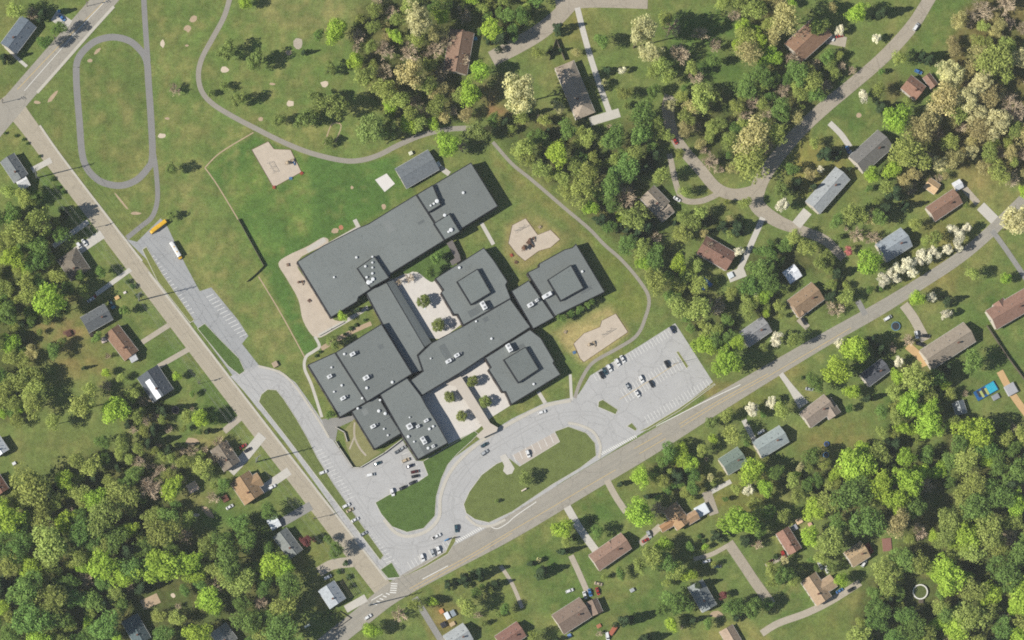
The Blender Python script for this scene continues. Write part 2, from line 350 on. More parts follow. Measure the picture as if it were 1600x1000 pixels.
# ------------------------------------------------------------------ paving
M_kerb = mat('kerb_concrete', A(205, 200, 188), .9, .1)
def asphalt(name, rgb, var=.08, crack=.5, scale=.12, **kw):
    m = mat(name, A(*rgb), .93, var, scale, 1.1, **kw); t = m.node_tree; b = t.nodes['Principled BSDF']; src = b.inputs['Base Color'].links[0].from_socket
    geo = t.nodes.new('ShaderNodeNewGeometry'); wn = t.nodes.new('ShaderNodeTexNoise'); wn.inputs['Scale'].default_value = .25; wn.inputs['Detail'].default_value = 4
    t.links.new(geo.outputs['Position'], wn.inputs['Vector'])
    mixv = t.nodes.new('ShaderNodeMix'); mixv.data_type = 'VECTOR'; mixv.factor_mode = 'UNIFORM'; mixv.inputs[0].default_value = .06
    sc = t.nodes.new('ShaderNodeVectorMath'); sc.operation = 'SCALE'; sc.inputs['Scale'].default_value = 60; t.links.new(wn.outputs['Color'], sc.inputs[0])
    t.links.new(geo.outputs['Position'], mixv.inputs[4]); t.links.new(sc.outputs[0], mixv.inputs[5])
    vo = t.nodes.new('ShaderNodeTexVoronoi'); vo.feature = 'DISTANCE_TO_EDGE'; vo.inputs['Scale'].default_value = .075; t.links.new(mixv.outputs[1], vo.inputs['Vector'])
    mr = t.nodes.new('ShaderNodeMapRange'); mr.inputs[1].default_value = .004; mr.inputs[2].default_value = .022; mr.inputs[3].default_value = 1 - .34 * crack; mr.inputs[4].default_value = 1.0; t.links.new(vo.outputs['Distance'], mr.inputs[0])
    sn = t.nodes.new('ShaderNodeTexNoise'); sn.inputs['Scale'].default_value = .45; sn.inputs['Detail'].default_value = 6; t.links.new(geo.outputs['Position'], sn.inputs['Vector'])
    m2 = t.nodes.new('ShaderNodeMapRange'); m2.inputs[1].default_value = .58; m2.inputs[2].default_value = .74; m2.inputs[3].default_value = 1.0; m2.inputs[4].default_value = .84; t.links.new(sn.outputs[0], m2.inputs[0])
    ml = t.nodes.new('ShaderNodeMath'); ml.operation = 'MULTIPLY'; t.links.new(mr.outputs[0], ml.inputs[0]); t.links.new(m2.outputs[0], ml.inputs[1])
    hs = t.nodes.new('ShaderNodeHueSaturation'); t.links.new(src, hs.inputs['Color']); t.links.new(ml.outputs[0], hs.inputs['Value']); t.links.new(hs.outputs[0], b.inputs['Base Color'])
    return m
M_road = asphalt('tan_asphalt', (180, 170, 150), .09)
M_road2 = asphalt('grey_tan_asphalt', (166, 160, 147), .09)
M_lot = asphalt('grey_parking_asphalt', (184, 183, 180), .09)
M_lotA = asphalt('bus_lot_asphalt', (166, 167, 166), .09)
M_track = mat('path_asphalt', A(142, 140, 136), .92, .08, .15, 1.5)
M_path = mat('worn_path_asphalt', A(158, 152, 140), .92, .12, .2, 1.5)
M_lane = asphalt('residential_asphalt', (172, 162, 145), .13)
M_conc = mat('concrete', A(202, 197, 186), .9, .08, .2, 1.2)
M_walk = mat('sidewalk_concrete', A(198, 192, 178), .9, .08, .2, 1.2)
M_court = mat('courtyard_concrete', A(216, 210, 201), .9, .09, .3, 1.6)
M_grav = mat('gravel', A(182, 172, 154), .95, .14, .3, 2.5)
M_sand = mat('play_sand', A(200, 186, 167), .95, .14, .25, 2.0)
M_bare = mat('bare_soil', A(186, 164, 136), .95, .14, .3, 2.0)
M_orange = mat('orange_sand', A(206, 172, 124), .95, .1, .3, 2.0)
M_white = mat('white_paint', A(232, 230, 222), .7, .06, .8, 4.0)
M_yellow = mat('yellow_paint', A(212, 184, 120), .7, .1, .8, 4.0)
M_darkdrive = mat('dark_driveway_asphalt', A(150, 148, 142), .92, .12, .2, 1.5)  # darker, greyer surface for some drives and the service yard
def grass_mat(name, rgb): return mat(name, A(*rgb), .95, .26, .22, 1.1, spec=.1)
M_g1 = grass_mat('island_grass', (110, 121, 68)); M_g2 = grass_mat('front_lawn_grass', (88, 111, 57)); M_g3 = grass_mat('strip_grass', (124, 130, 74))

R1 = [(8,150,34),(22,168,32),(42,194,28),(84,250,27),(180,375,27),(276,502,27),(372,628,27),(468,752,27),(545,852,28),(600,922,30)]
R2 = [(200,-42,35),(163,0,35),(118,51,35),(75,100,35),(28,154,35),(-30,222,36)]
R3 = [(470,1040,30),(560,968,30),(615,925,32),(700,877,34),(800,823,36),(917,752,37),(1010,697,36),(1100,643,30),(1200,583,25),(1290,530,22),(1370,485,21),(1430,448,19),(1500,402,18),(1555,355,18),(1625,287,18)]
R4 = [(1468,-30,18),(1448,5,19),(1424,42,20),(1382,88,20),(1334,130,20),(1288,168,21),(1246,208,21),(1202,262,22),(1184,296,24),(1184,322,24),(1216,346,20),(1252,360,16),(1290,376,15),(1318,404,13)]
R5 = [(1190,296,20),(1150,304,18),(1120,294,18),(1092,262,18),(1066,232,18),(1050,204,17),(1044,172,20),(1050,150,24)]
R6 = [(918,-25,22),(880,18,24),(846,48,26),(806,72,26),(768,92,24)]
ribbon('tan_street', R1, 27, .060, M_road)
corner_road = ribbon('corner_road', R2, 35, .068, M_road2)
main_road = ribbon('main_road', R3, 34, .076, M_road2)
ribbon('residential_street', R4, 20, .060, M_lane)
ribbon('residential_street', R5, 18, .068, M_lane)
ribbon('residential_street', R6, 24, .060, M_lane)
ribbon('residential_street', [(868,6),(930,2),(1012,4)], 20, .052, M_lane)
ribbon('street_sidewalk', [(62,196),(100,250),(196,375),(222,408)], 3.2, .16, M_walk, 0, .16)
ribbon('street_sidewalk', [(232,425),(292,503),(388,628),(484,752),(562,852),(604,906)], 3.2, .16, M_walk, 0, .16)
ribbon('street_sidewalk', [(178,10),(140,52),(96,102),(58,145)], 4.5, .155, M_walk, 0, .15)
flat('bus_lot', [(196,373),(214,378),(251,341),(262,355),(289,412),(312,455),(330,449),(372,500),(388,525),(378,537),(404,570),(440,590),(404,640),(376,604),(300,500),(228,404)], .030, M_lotA)
DRIVE = [(360,588),(378,580),(402,570),(437,579),(462,598),(482,626),(502,655),(518,684),(540,716),(551,731),(562,731),(600,708),(628,686),(650,720),(700,722),(750,686),(800,654),(850,630),(890,622),(904,616),(912,604),(922,587),(950,570),(1000,540),(1055,505),(1114,597),(1060,640),(1010,672),(940,716),(880,752),(800,806),(700,866),(626,908),(600,905),(560,850),(500,765),(445,690),(405,640),(380,610)]
lot = flat('parking_lot', DRIVE, .040, M_lot)
M_tr1 = mat('worn_tan_asphalt', A(176, 166, 147), .93, .1, .2, 1.2); M_tr2 = mat('worn_grey_asphalt', A(160, 155, 143), .93, .1, .2, 1.2); M_tr3 = mat('worn_lot_asphalt', A(177, 176, 173), .93, .08, .15, 1.0)
for off in (-8.5, -5, 3, 6.5): ribbon('wheel_lane', [q[:2] for q in R1[1:-1]], 1.8, .066, M_tr1, off)
for off in (-9, -4.5, 4, 8.5): ribbon('wheel_lane', [q[:2] for q in R3], 2.0, .080, M_tr2, off * .62)
for off in (-3, 3): ribbon('wheel_lane', [(720,828),(704,800),(706,772),(722,742),(752,712),(800,682),(850,656),(896,646),(940,650),(956,672),(962,694)], 2.2, .044, M_tr3, off)
for off in (-3, 3): ribbon('wheel_lane', [(392,592),(420,590),(446,604),(470,640),(500,690),(530,736),(566,790),(600,838),(630,856),(680,846),(712,832)], 2.2, .044, M_tr3, off)
# raised lawns and islands with kerbs
island('median_lawn', [(404,628),(408,616),(418,608),(432,609),(444,624),(464,655),(482,687),(496,715),(522,757),(562,815),(600,868),(594,876),(556,826),(500,752),(448,684)], M_g1)
island('corner_lawn', [(594,890),(612,878),(626,902),(606,904)], M_g2)
island('front_lawn', [(586,785),(607,773),(652,753),(668,742),(660,721),(702,696),(741,673),(748,678),(736,690),(716,708),(700,726),(690,748),(682,776),(680,806),(662,826),(636,832),(612,823),(595,803)], M_g2)
island('oval_lawn', [(724,788),(733,768),(752,742),(776,724),(796,716),(812,728),(874,690),(866,674),(888,666),(916,676),(930,692),(932,712),(906,732),(862,758),(800,800),(764,817),(742,812),(728,802)], M_g1)
island('lot_island', [(935,627),(942,624),(952,631),(966,640),(962,648),(948,642),(934,636)], M_g1)
island('lot_island', [(979,666),(987,660),(996,670),(993,674)], M_g1)
island('lot_island', [(1056,550),(1060,548),(1076,572),(1073,577)], M_g3)
island('lot_strip', [(998,674),(1010,668),(1060,638),(1116,599),(1118,601),(1062,642),(1012,672)], M_g3)
island('lot_strip', [(628,902),(664,882),(696,862),(706,840),(712,836),(712,846),(700,866),(664,887)], M_g3)
island('bus_lot_island', [(308,513),(320,505),(344,530),(374,560),(383,580),(374,586),(356,572)], M_g2)
island('bus_lot_strip', [(222,390),(229,385),(234,394),(254,428),(304,500),(297,505),(246,440)], M_g3)
ribbon('drive_sidewalk', [(600,812),(618,832),(640,838),(668,829),(686,808),(688,778),(697,750),(712,726),(734,704),(760,684),(800,660),(850,635),(892,626)], 5, .16, M_walk, 0, .16)
ribbon('drive_sidewalk', [(936,716),(938,696),(928,676),(908,665),(888,661)], 4, .16, M_walk, 0, .16)
ribbon('drive_sidewalk', [(728,806),(744,820),(766,822),(790,812)], 4, .16, M_walk, 0, .16)
ribbon('drive_sidewalk', [(404,572),(438,582),(460,602),(480,630),(500,660),(514,684)], 3.2, .16, M_walk, 0, .16)
flat('visitor_bays', [(800,712),(866,676),(874,690),(815,727)], .046, mat('visitor_bay_asphalt', A(190, 180, 168), .92, .08))
flat('island_path', [(781,713),(790,709),(798,722),(804,732),(800,740),(792,742),(786,736),(788,728)], .150, M_conc)
# loop track and park paths
OV = [(119,105),(120,140),(124,188),(128,238),(135,261),(147,276),(163,286),(188,290),(212,282),(230,264),(238,245),(236,188),(232,130),(229,95),(217,76),(200,63),(175,58),(150,64),(132,78),(122,92)]
ribbon('running_track', OV + [OV[0]], 10.5, .030, M_track)
ribbon('park_path', [(224,-15),(227,40),(231,96)], 8.5, .034, M_track)
ribbon('park_path', [(240,240),(244,268),(246,310),(238,338),(220,354),(198,372)], 7.5, .038, M_track)
ribbon('park_path', [(362,-15),(351,24),(332,60),(316,90),(310,116),(315,142),(332,162),(362,181),(400,201),(440,221),(482,238),(530,250),(560,251),(590,243),(622,227),(660,211),(700,202),(742,200)], 8, .034, M_path)
ribbon('park_path', [(770,222),(800,256),(832,282),(882,325),(920,357),(944,382),(972,407),(1000,440),(1014,467),(1008,497),(994,525),(962,546),(926,567),(908,594),(898,622)], 5.4, .050, M_path)
# playgrounds and bare ground
PGA = [(393,234),(419,221),(428,233),(454,234),(471,269),(427,293)]
PGB = [(800,352),(821,341),(840,367),(860,359),(875,374),(860,387),(842,392),(820,408),(807,397),(794,380)]
PGC = [(896,537),(912,521),(937,511),(940,501),(962,490),(981,519),(912,566),(906,560)]
M_timber = mat('edge_timber', A(120, 100, 78), .9, .2)
def edged(name, poly):
    g = flat(name, poly, .06, M_sand); p = ccw(PP(poly))
    for i in range(len(p)):
        a, c = p[i], p[(i + 1) % len(p)]; d = math.hypot(c[0] - a[0], c[1] - a[1]); ang = math.atan2(c[1] - a[1], c[0] - a[0])
        MB().box(0, 0, 0.1, d - .25, .22, .2).build('edge_timber', M_timber, g, ((a[0] + c[0]) / 2, (a[1] + c[1]) / 2, 0)).rotation_euler = (0, 0, ang)
for p_ in (PGA, PGB, PGC): edged('playground', p_)
flat('bare_yard', smooth_closed(PP([(435,412),(450,399),(480,385),(505,371),(511,381),(464,409),(490,452),(517,496),(536,503),(524,514),(494,528),(474,502),(466,468),(447,434)]), 4), .030, M_sand, px=False)
ribbon('school_sidewalk', [(492,526),(499,541),(490,549),(478,558),(476,576),(487,602),(503,652)], 4.6, .046, M_conc)
ribbon('school_sidewalk', [(752,348),(771,382)], 6, .03, M_conc)
ribbon('school_sidewalk', [(891,585),(893,626)], 4.5, .044, M_conc)
ribbon('school_sidewalk', [(841,612),(852,630)], 6, .044, M_conc)
ribbon('school_sidewalk', [(554,343),(561,357)], 6.5, .03, M_conc)
ribbon('school_sidewalk', [(683,258),(702,272)], 8, .03, M_conc)
ribbon('school_sidewalk', [(480,392),(508,374)], 8, .034, M_conc)
ribbon('school_sidewalk', [(508,384),(558,356)], 4, .038, M_conc)
ribbon('school_sidewalk', [(498,525),(540,502),(575,480)], 6, .034, M_conc)
ribbon('school_sidewalk', [(502,545),(540,523),(580,505)], 7, .034, M_bare)
flat('courtyard', [(652,612),(760,552),(800,632),(768,652),(745,672),(700,694),(660,640)], .034, M_court)
flat('courtyard', [(606,440),(640,424),(680,428),(730,500),(690,530),(668,528)], .034, M_court)
flat('courtyard_lawn', smooth_closed(PP([(622,424),(650,408),(698,378),(712,412),(682,436),(672,440),(650,424),(636,428)]), 4), .06, M_g2, px=False)
flat('concrete_pad', [(586,281),(604,271),(617,287),(601,300)], .06, mat('bright_concrete', A(226, 221, 214), .9, .05))
flat('garden_lawn', [(552,656),(536,674),(541,698),(552,727),(562,729),(596,706),(586,703),(556,652)], .060, mat('garden_grass', A(140, 138, 92), .95, .2, .35, 1.6))
ribbon('garden_path', [(554,660),(554,682),(562,700),(572,712)], 3, .066, M_grav)
ribbon('garden_path', [(554,682),(546,702)], 2.5, .070, M_grav)
flat('service_yard', [(502,655),(531,652),(552,648),(554,656),(528,668),(524,690),(514,684)], .052, M_darkdrive)
# driveways
DW = [([(8,72),(26,90),(42,104)],5,M_conc),([(84,24),(108,40)],18,M_conc),([(50,266),(80,250)],9,M_conc),([(83,385),(138,346)],8,M_conc),([(118,394),(160,366)],14,M_conc),
 ([(150,460),(204,421)],7,M_conc),([(222,535),(264,508)],8,M_grav),([(247,573),(296,545)],8,M_grav),([(350,674),(376,652)],10,M_grav),([(360,738),(384,712),(410,680)],15,M_conc),
 ([(408,766),(452,736)],13,M_conc),([(438,818),(486,790)],14,M_darkdrive),([(498,894),(520,882),(552,878)],16,M_grav),([(540,952),(572,934)],12,M_conc),([(648,934),(668,966),(696,1012)],10,M_darkdrive),
 ([(782,884),(800,912),(816,950)],6,M_grav),([(886,792),(906,826),(932,862)],12,M_conc),([(892,868),(904,894),(918,926)],9,M_grav),([(948,750),(962,776),(978,800)],10,M_grav),([(1084,874),(1112,866),(1138,852)],7,M_grav),
 ([(1138,848),(1160,880),(1180,910),(1205,944)],16,M_lane),([(1098,776),(1142,752)],7,M_conc),([(1104,768),(1116,804)],15,M_lane),([(1162,656),(1182,694)],8,M_conc),([(1220,584,8),(1236,606,10),(1256,634,18)],12,M_conc),
 ([(1190,990),(1216,974),(1260,958),(1300,938),(1344,910)],11,M_grav),([(1196,884),(1230,868)],6,M_grav),([(1412,476),(1428,498),(1446,532)],15,M_grav),([(1550,360),(1572,390),(1606,440)],8,M_darkdrive),([(1532,322),(1554,344)],16,M_conc),
 ([(1192,340),(1176,376),(1160,412),(1150,434)],9,M_conc),([(1138,434),(1164,424)],16,M_conc),([(1296,192),(1314,210),(1328,230)],9,M_conc),([(1262,330),(1244,352)],16,M_conc),([(1046,240),(1056,286),(1068,312),(1096,314),(1124,302)],9,M_lane),
 ([(902,12),(912,52),(924,94),(938,136),(956,186)],9,M_conc),([(922,190),(968,176)],14,M_conc),([(1562,580),(1582,616),(1608,652)],11,M_orange),([(1496,282),(1512,300),(1528,318)],10,M_grav),([(1418,540),(1440,560),(1446,572)],12,M_orange),([(222,946),(248,934)],16,M_bare),
 ([(1000,850),(1032,822)],10,M_grav),([(1290,60),(1322,66)],16,M_grav),([(1340,470),(1352,492)],9,M_darkdrive),([(1248,498),(1262,512)],10,M_grav)]
for i, (pts, w, m_) in enumerate(DW): ribbon('driveway', pts, w, .086 + .0043 * (i % 5), m_)
# worn bare patches in the park
def patch(u, v, ru, rv, m_=M_bare, ang=0.0):
    pts = []
    for k_ in range(9):
        a = 2 * math.pi * k_ / 9; r = random.uniform(.75, 1.2); x, y = ru * r * math.cos(a), rv * r * math.sin(a)
        pts.append((u + x * math.cos(ang) - y * math.sin(ang), v + x * math.sin(ang) + y * math.cos(ang)))
    flat('bare_patch', pts, .02, m_)
M_pale = mat('pale_clay', A(214, 198, 176), .95, .1)
for a_ in [(254,68,4,7,M_pale),(302,30,6,6,M_bare),(293,44,6,6,M_bare),(292,71,3,2,M_bare),(351,109,7,5,M_pale),(507,131,6,5,M_pale),(454,162,6,5,M_pale),(253,212,6,4,M_pale),(261,185,4,2,M_bare),(663,192,6,3,M_pale),(407,186,4,3,M_bare),(466,68,8,11,M_grav),(451,82,5,4,M_bare),(425,131,5,2,M_bare),
           (152,80,9,3,M_bare,-.8),(140,95,4,3,M_bare),(58,160,6,3,M_bare),(82,152,12,3,M_bare,-.9),(190,315,18,1.6,M_bare,.9),(212,333,8,2.5,M_bare),(524,361,6,4,M_bare),(533,356,4,4,mat('rust_soil', A(190,130,100))),(364,864,4,3,M_bare),(550,293,2.5,2.5,M_bare),(600,323,4,4,M_bare),(776,788,4,3,M_bare),(274,641,6,7,M_bare),(300,690,10,6,M_bare),(305,805,8,3,M_pale),(325,800,14,5,M_bare,.8),(1342,180,4,4,M_bare),(1120,960,10,5,M_bare),(270,930,4,4,M_pale),(108,520,10,6,mat('rust_soil2', A(120,92,72)))]: patch(*a_)
ribbon('worn_line', [(320,262),(345,238),(396,207)], 1.8, .02, M_bare)
ribbon('worn_line', [(320,262),(340,290),(372,343)], 1.8, .024, M_bare)
ribbon('worn_line', [(404,432),(440,492),(478,562)], 1.8, .02, M_bare)
ribbon('worn_frame', [(507,226),(518,195),(533,196),(524,222)], 1.6, .02, M_bare)

# ------------------------------------------------------------------ painted markings
def lane_line(parent, pts, w, m_, name='lane_line', z=.082):
    o = ribbon(name, pts, w, z, m_); o.parent = parent; del o['kind']
def at_road(off): return [(u, v, .5) for u, v in off]
for pts in ([(640,920),(670,903),(735,867),(800,829),(860,794),(912,763),(962,734)], [(646,922),(735,872),(800,833)], [(991,701),(1034,677)], [(999,709),(1040,685)], [(1061,663),(1130,622),(1200,584)], [(1063,668),(1130,627),(1200,588),(1330,512)]):
    lane_line(main_road, pts, .7, M_yellow)
for pts in ([(762,820),(776,826),(792,818),(806,806),(838,784)], [(1025,666),(1090,633),(1157,601)], [(660,905),(700,884)], [(580,938),(598,928)]):
    lane_line(main_road, pts, 1.1, M_white, z=.086)
lane_line(corner_road, [(185,-20),(155,10),(90,74),(27,140)], .8, M_yellow)
lane_line(corner_road, [(170,-4),(112,58),(38,142)], .8, M_white)
def stripes(parent, a, c, n, length, width, name='crosswalk_stripe', z=.084, m_=M_white, dirv=(0.5, 0.866)):
    me = MB().quad((-length * S / 2, -width * S / 2, 0), (length * S / 2, -width * S / 2, 0), (length * S / 2, width * S / 2, 0), (-length * S / 2, width * S / 2, 0)).mesh(name)
    ang = math.atan2(-dirv[1], dirv[0])
    for i in range(n):
        f = i / max(1, n - 1); u, v = a[0] + (c[0] - a[0]) * f, a[1] + (c[1] - a[1]) * f
        mk(name, me, m_, parent, (*P(u, v), z), ang)
stripes(main_road, (714,846), (757,822), 15, 5, 1.7, dirv=(.75, .66))
stripes(main_road, (940,709), (993,682), 19, 5, 1.6, dirv=(.75, .66))
stripes(main_road, (616,912), (614,926), 5, 10, 1.5, dirv=(1, .05))
stripes(main_road, (586,944), (606,928), 5, 6, 1.6, dirv=(.9, .3))
PK = (0.80, -0.28)
stripes(lot, (236,402), (298,490), 17, 12, .7, 'bay_line', .036, M_white, (.9, -.42))
stripes(lot, (328,462), (380,524), 13, 13, .7, 'bay_line', .036, M_white, (.9, -.42))
stripes(lot, (498,704), (548,778), 15, 13, .5, 'bay_line', .046, M_white, (.92, -.38))
stripes(lot, (575,838), (614,882), 10, 14, .6, 'bay_line', .046, M_white, (.92, -.38))
stripes(lot, (640,884), (700,850), 12, 13, .6, 'bay_line', .046, M_white)
stripes(lot, (930,590), (1046,520), 26, 12, .6, 'bay_line', .046, M_white)
stripes(lot, (972,614), (1058,562), 19, 11, .6, 'bay_line', .046, M_white)
stripes(lot, (978,624), (1064,572), 19, 11, .6, 'bay_line', .046, M_white)
stripes(lot, (1010,656), (1106,598), 21, 12, .6, 'bay_line', .046, M_white)
stripes(lot, (804,716), (872,681), 8, 14, .7, 'bay_line', .052, M_white, (.4, .9))
stripes(lot, (634,708), (658,748), 7, 13, .6, 'bay_line', .046, M_white, (.92, -.38))
for pts in ([(968,624),(1010,598),(1060,566)],):
    lane_line(lot, pts, .6, M_yellow, 'bay_line', .050)

# ------------------------------------------------------------------ school
M_roof = asphalt('grey_roof_membrane', (121, 126, 123), .10, 0.0, .06, alpha_rand=.10)
M_roofR = asphalt('raised_roof_membrane', (117, 123, 120), .10, 0.0, .06, alpha_rand=.10)
M_roofD = mat('sloped_roof_membrane', A(118, 124, 122), .9, .05, .08, .9)
M_fasc = mat('dark_bronze_fascia', A(40, 42, 46), .7, .1)
M_brick = mat('dark_brown_brick', A(66, 58, 54), .9, .15, .5, 5)
M_glass = mat('window_glass', (.02, .025, .03), .08, .05, .3, 1, spec=.6)
M_unit = mat('white_metal_casing', A(226, 228, 228), .5, .04, .5, 3)
M_ugrey = mat('grey_metal', A(150, 152, 152), .5, .1, .5, 3, metal=.2)
M_udark = mat('dark_grille', A(56, 58, 60), .7, .1)
M_seam = mat('roof_seam', A(126, 133, 132), .9, .06)
school = thing('school_building', 'large school with many flat grey roofs between two roads', 'school', (0, 0, 0))
WINGS = []; WOBJ = []
def wing(poly, z, name='wing', base=0.0, seam=0, roofm=None):
    p = ccw(PP(poly, z)); WINGS.append(p)
    w = MB().prism(p, base, z - .75, cap=False).build(name, M_brick, school); WOBJ.append(w)
    o = [tuple(q) for q in inset(p, -.12)]; i2 = inset(p, .34)
    f = MB().prism(o, z - (1.3 if base == 0 else 3.2), z, cap=False); f.ring(o, i2, z)
    n = len(i2)
    f.prism(i2[::-1] if False else i2, z - .14, z, cap=False)
    f.build('fascia', M_fasc, w)
    bm = bmesh.new(); bm.faces.new([bm.verts.new((x, y, z - .13)) for x, y in i2]); bm.normal_update(); bmesh.ops.triangulate(bm, faces=bm.faces[:])
    me = bpy.data.meshes.new('roof'); bm.to_mesh(me); bm.free(); rf = mk('roof', me, roofm or M_roof, w)
    # windows along every outer wall
    if base == 0 and z < 9:
        for k in range(len(p)):
            a, c = Vector(p[k]), Vector(p[(k + 1) % len(p)]); d = (c - a).length
            if d < 7: continue
            e = (c - a) / d; nrm = Vector((e.y, -e.x)); cnt = int(d // 5.2)
            for q in range(cnt):
                pos = a + e * (d * (q + .5) / cnt) + nrm * .06
                wind.append((w, pos, math.atan2(e.y, e.x), nrm))
    return w
wind = []; R30_ = math.radians(30)
A_ = (0.866, -0.5); B_ = (0.5, 0.866)
w_bar = wing([(464,409),(505,384),(560,356),(575,350),(650,304),(695,375),(611,427),(609,434),(580,451),(571,457),(560,464),(558,471),(517,496)], 6.2)
w_ne = wing([(652,304),(682,286),(736,254),(778,322),(723,356),(719,362),(696,374)], 7.6)
wing([(558,419),(585,400),(608,434),(579,450)], 8.4, 'raised_block', 5.9, roofm=M_roofR)
wing([(651,304),(676,289),(689,320),(669,332)], 9.8, 'raised_block', 6.0, roofm=M_roofR)
wing([(678,349),(702,334),(719,362),(695,375)], 9.7, 'raised_block', 6.0, roofm=M_roofR)
w_cor = wing([(572,458),(580,452),(604,441),(664,543),(652,555),(660,579),(644,584),(597,505)], 4.7)
w_s2 = wing([(524,551),(540,541),(596,506),(644,584),(573,628)], 8.5)
w_s3 = wing([(481,570),(523,551),(572,628),(531,652)], 6.4)
w_s4 = wing([(549,643),(590,619),(627,677),(585,702)], 5.6)
w_s5 = wing([(592,614),(635,589),(658,619),(666,634),(680,656),(700,692),(653,718),(628,678)], 7.0)
w_s6 = wing([(640,595),(661,580),(653,556),(674,536),(725,509),(797,467),(829,511),(757,557),(718,583),(659,618)], 6.0)
w_p1 = wing([(680,435),(756,387),(771,406),(793,440),(790,445),(798,466),(724,508),(715,491),(709,491),(689,457),(693,453)], 6.3)
w_cn = wing([(799,455),(826,438),(866,496),(833,514)], 5.6)
w_p2 = wing([(824,426),(842,417),(842,412),(882,390),(894,387),(900,381),(945,456),(867,494)], 6.5)
w_p3 = wing([(758,559),(828,515),(845,528),(866,564),(864,567),(876,585),(799,632),(790,612),(785,612),(763,577),(767,574)], 6.25)
wing([(714,440),(746,420),(767,457),(736,476)], 8.7, 'raised_block', 6.0, roofm=M_roofR)
wing([(856,437),(892,414),(912,450),(876,470)], 8.9, 'raised_block', 6.2, roofm=M_roofR)
wing([(787,562),(821,542),(842,577),(810,598)], 8.65, 'raised_block', 6.0, roofm=M_roofR)
# the corridor's sloping side roof
za, zb = 4.66, 3.1
q = [P(604,441,za), P(613,435,zb), P(674,535,zb), P(664,542,za)]
sl = MB().quad((*q[0], za), (*q[3], za), (*q[2], zb), (*q[1], zb)); sl.quad((*q[1], zb), (*q[2], zb), (*q[2], 0), (*q[1], 0)); sl.quad((*q[0], za), (*q[1], zb), (*q[1], 0), (*q[0], 0)); sl.quad((*q[3], za), (*q[3], 0), (*q[2], 0), (*q[2], zb))
sl.build('sloping_roof', M_roofD, school)
# windows that do not face another wing
wf = MB().box(0, 0, 0, 3.2, .16, 1.7).mesh('window'); wp = MB().box(0, -.07, 0, 2.9, .1, 1.45).mesh('pane')
M_frame = mat('window_frame_metal', A(120, 120, 118), .6, .1)
for w, pos, ang, nrm in wind:
    t_ = pos + nrm * 1.2
    if any(inside(t_.x, t_.y, pl) for pl in WINGS): continue
    o = mk('window', wf, M_frame, w, (pos.x, pos.y, 1.9), ang); mk('pane', wp, M_glass, o)
# faint membrane seams across the long roofs
def seams(w, a, c, n, z, half, along):
    me = MB().box(0, 0, 0, half * 2 * S, .14, .03).mesh('roof_seam'); ang = math.atan2(-along[1], along[0])
    for i in range(n):
        f = (i + .5) / n; u, v = a[0] + (c[0] - a[0]) * f, a[1] + (c[1] - a[1]) * f
        mk('roof_seam', me, M_seam, w, (*P(u, v, z), z - .115), ang)
seams(w_bar, (492,452), (672,340), 9, 6.2, 38, (.54, .84)); seams(w_ne, (708,322), (752,294), 3, 7.6, 30, (.53, .85))
seams(w_s6, (672,582), (806,496), 7, 6.0, 20, (.5, .86)); seams(w_s2, (538,586), (612,548), 4, 8.5, 40, (.5, .86)); seams(w_s5, (606,640), (674,700), 4, 7.0, 22, (.87, -.5))
M_pat = [mat('roof_patch_light', A(132, 136, 133), .9, .05), mat('roof_patch_dark', A(106, 111, 110), .9, .05)]
pr = random.Random(5)
for w_, z_ in ((w_bar, 6.2), (w_bar, 6.2), (w_bar, 6.2), (w_ne, 7.6), (w_s2, 8.5), (w_s2, 8.5), (w_s3, 6.4), (w_s4, 5.6), (w_s5, 7.0), (w_s6, 6.0), (w_s6, 6.0), (w_p1, 6.3), (w_p2, 6.5), (w_p3, 6.25)):
    pl = WINGS[WOBJ.index(w_)]
    for _ in range(60):
        x_, y_ = pr.uniform(min(q[0] for q in pl), max(q[0] for q in pl)), pr.uniform(min(q[1] for q in pl), max(q[1] for q in pl)); l_, d_ = pr.uniform(2.5, 9), pr.uniform(1.5, 4.5)
        cs = [(x_ + (sx_ * l_ / 2) * .866 - (sy_ * d_ / 2) * .5, y_ + (sx_ * l_ / 2) * .5 + (sy_ * d_ / 2) * .866) for sx_ in (-1.2, 1.2) for sy_ in (-1.2, 1.2)]
        if all(inside(*c_, pl) for c_ in cs): MB().box(0, 0, 0, l_, d_, .01).build('roof_patch', pr.choice(M_pat), w_, (x_, y_, z_ - .119)).rotation_euler = (0, 0, R30_ if pr.random() < .5 else R30_ + math.pi / 2); break
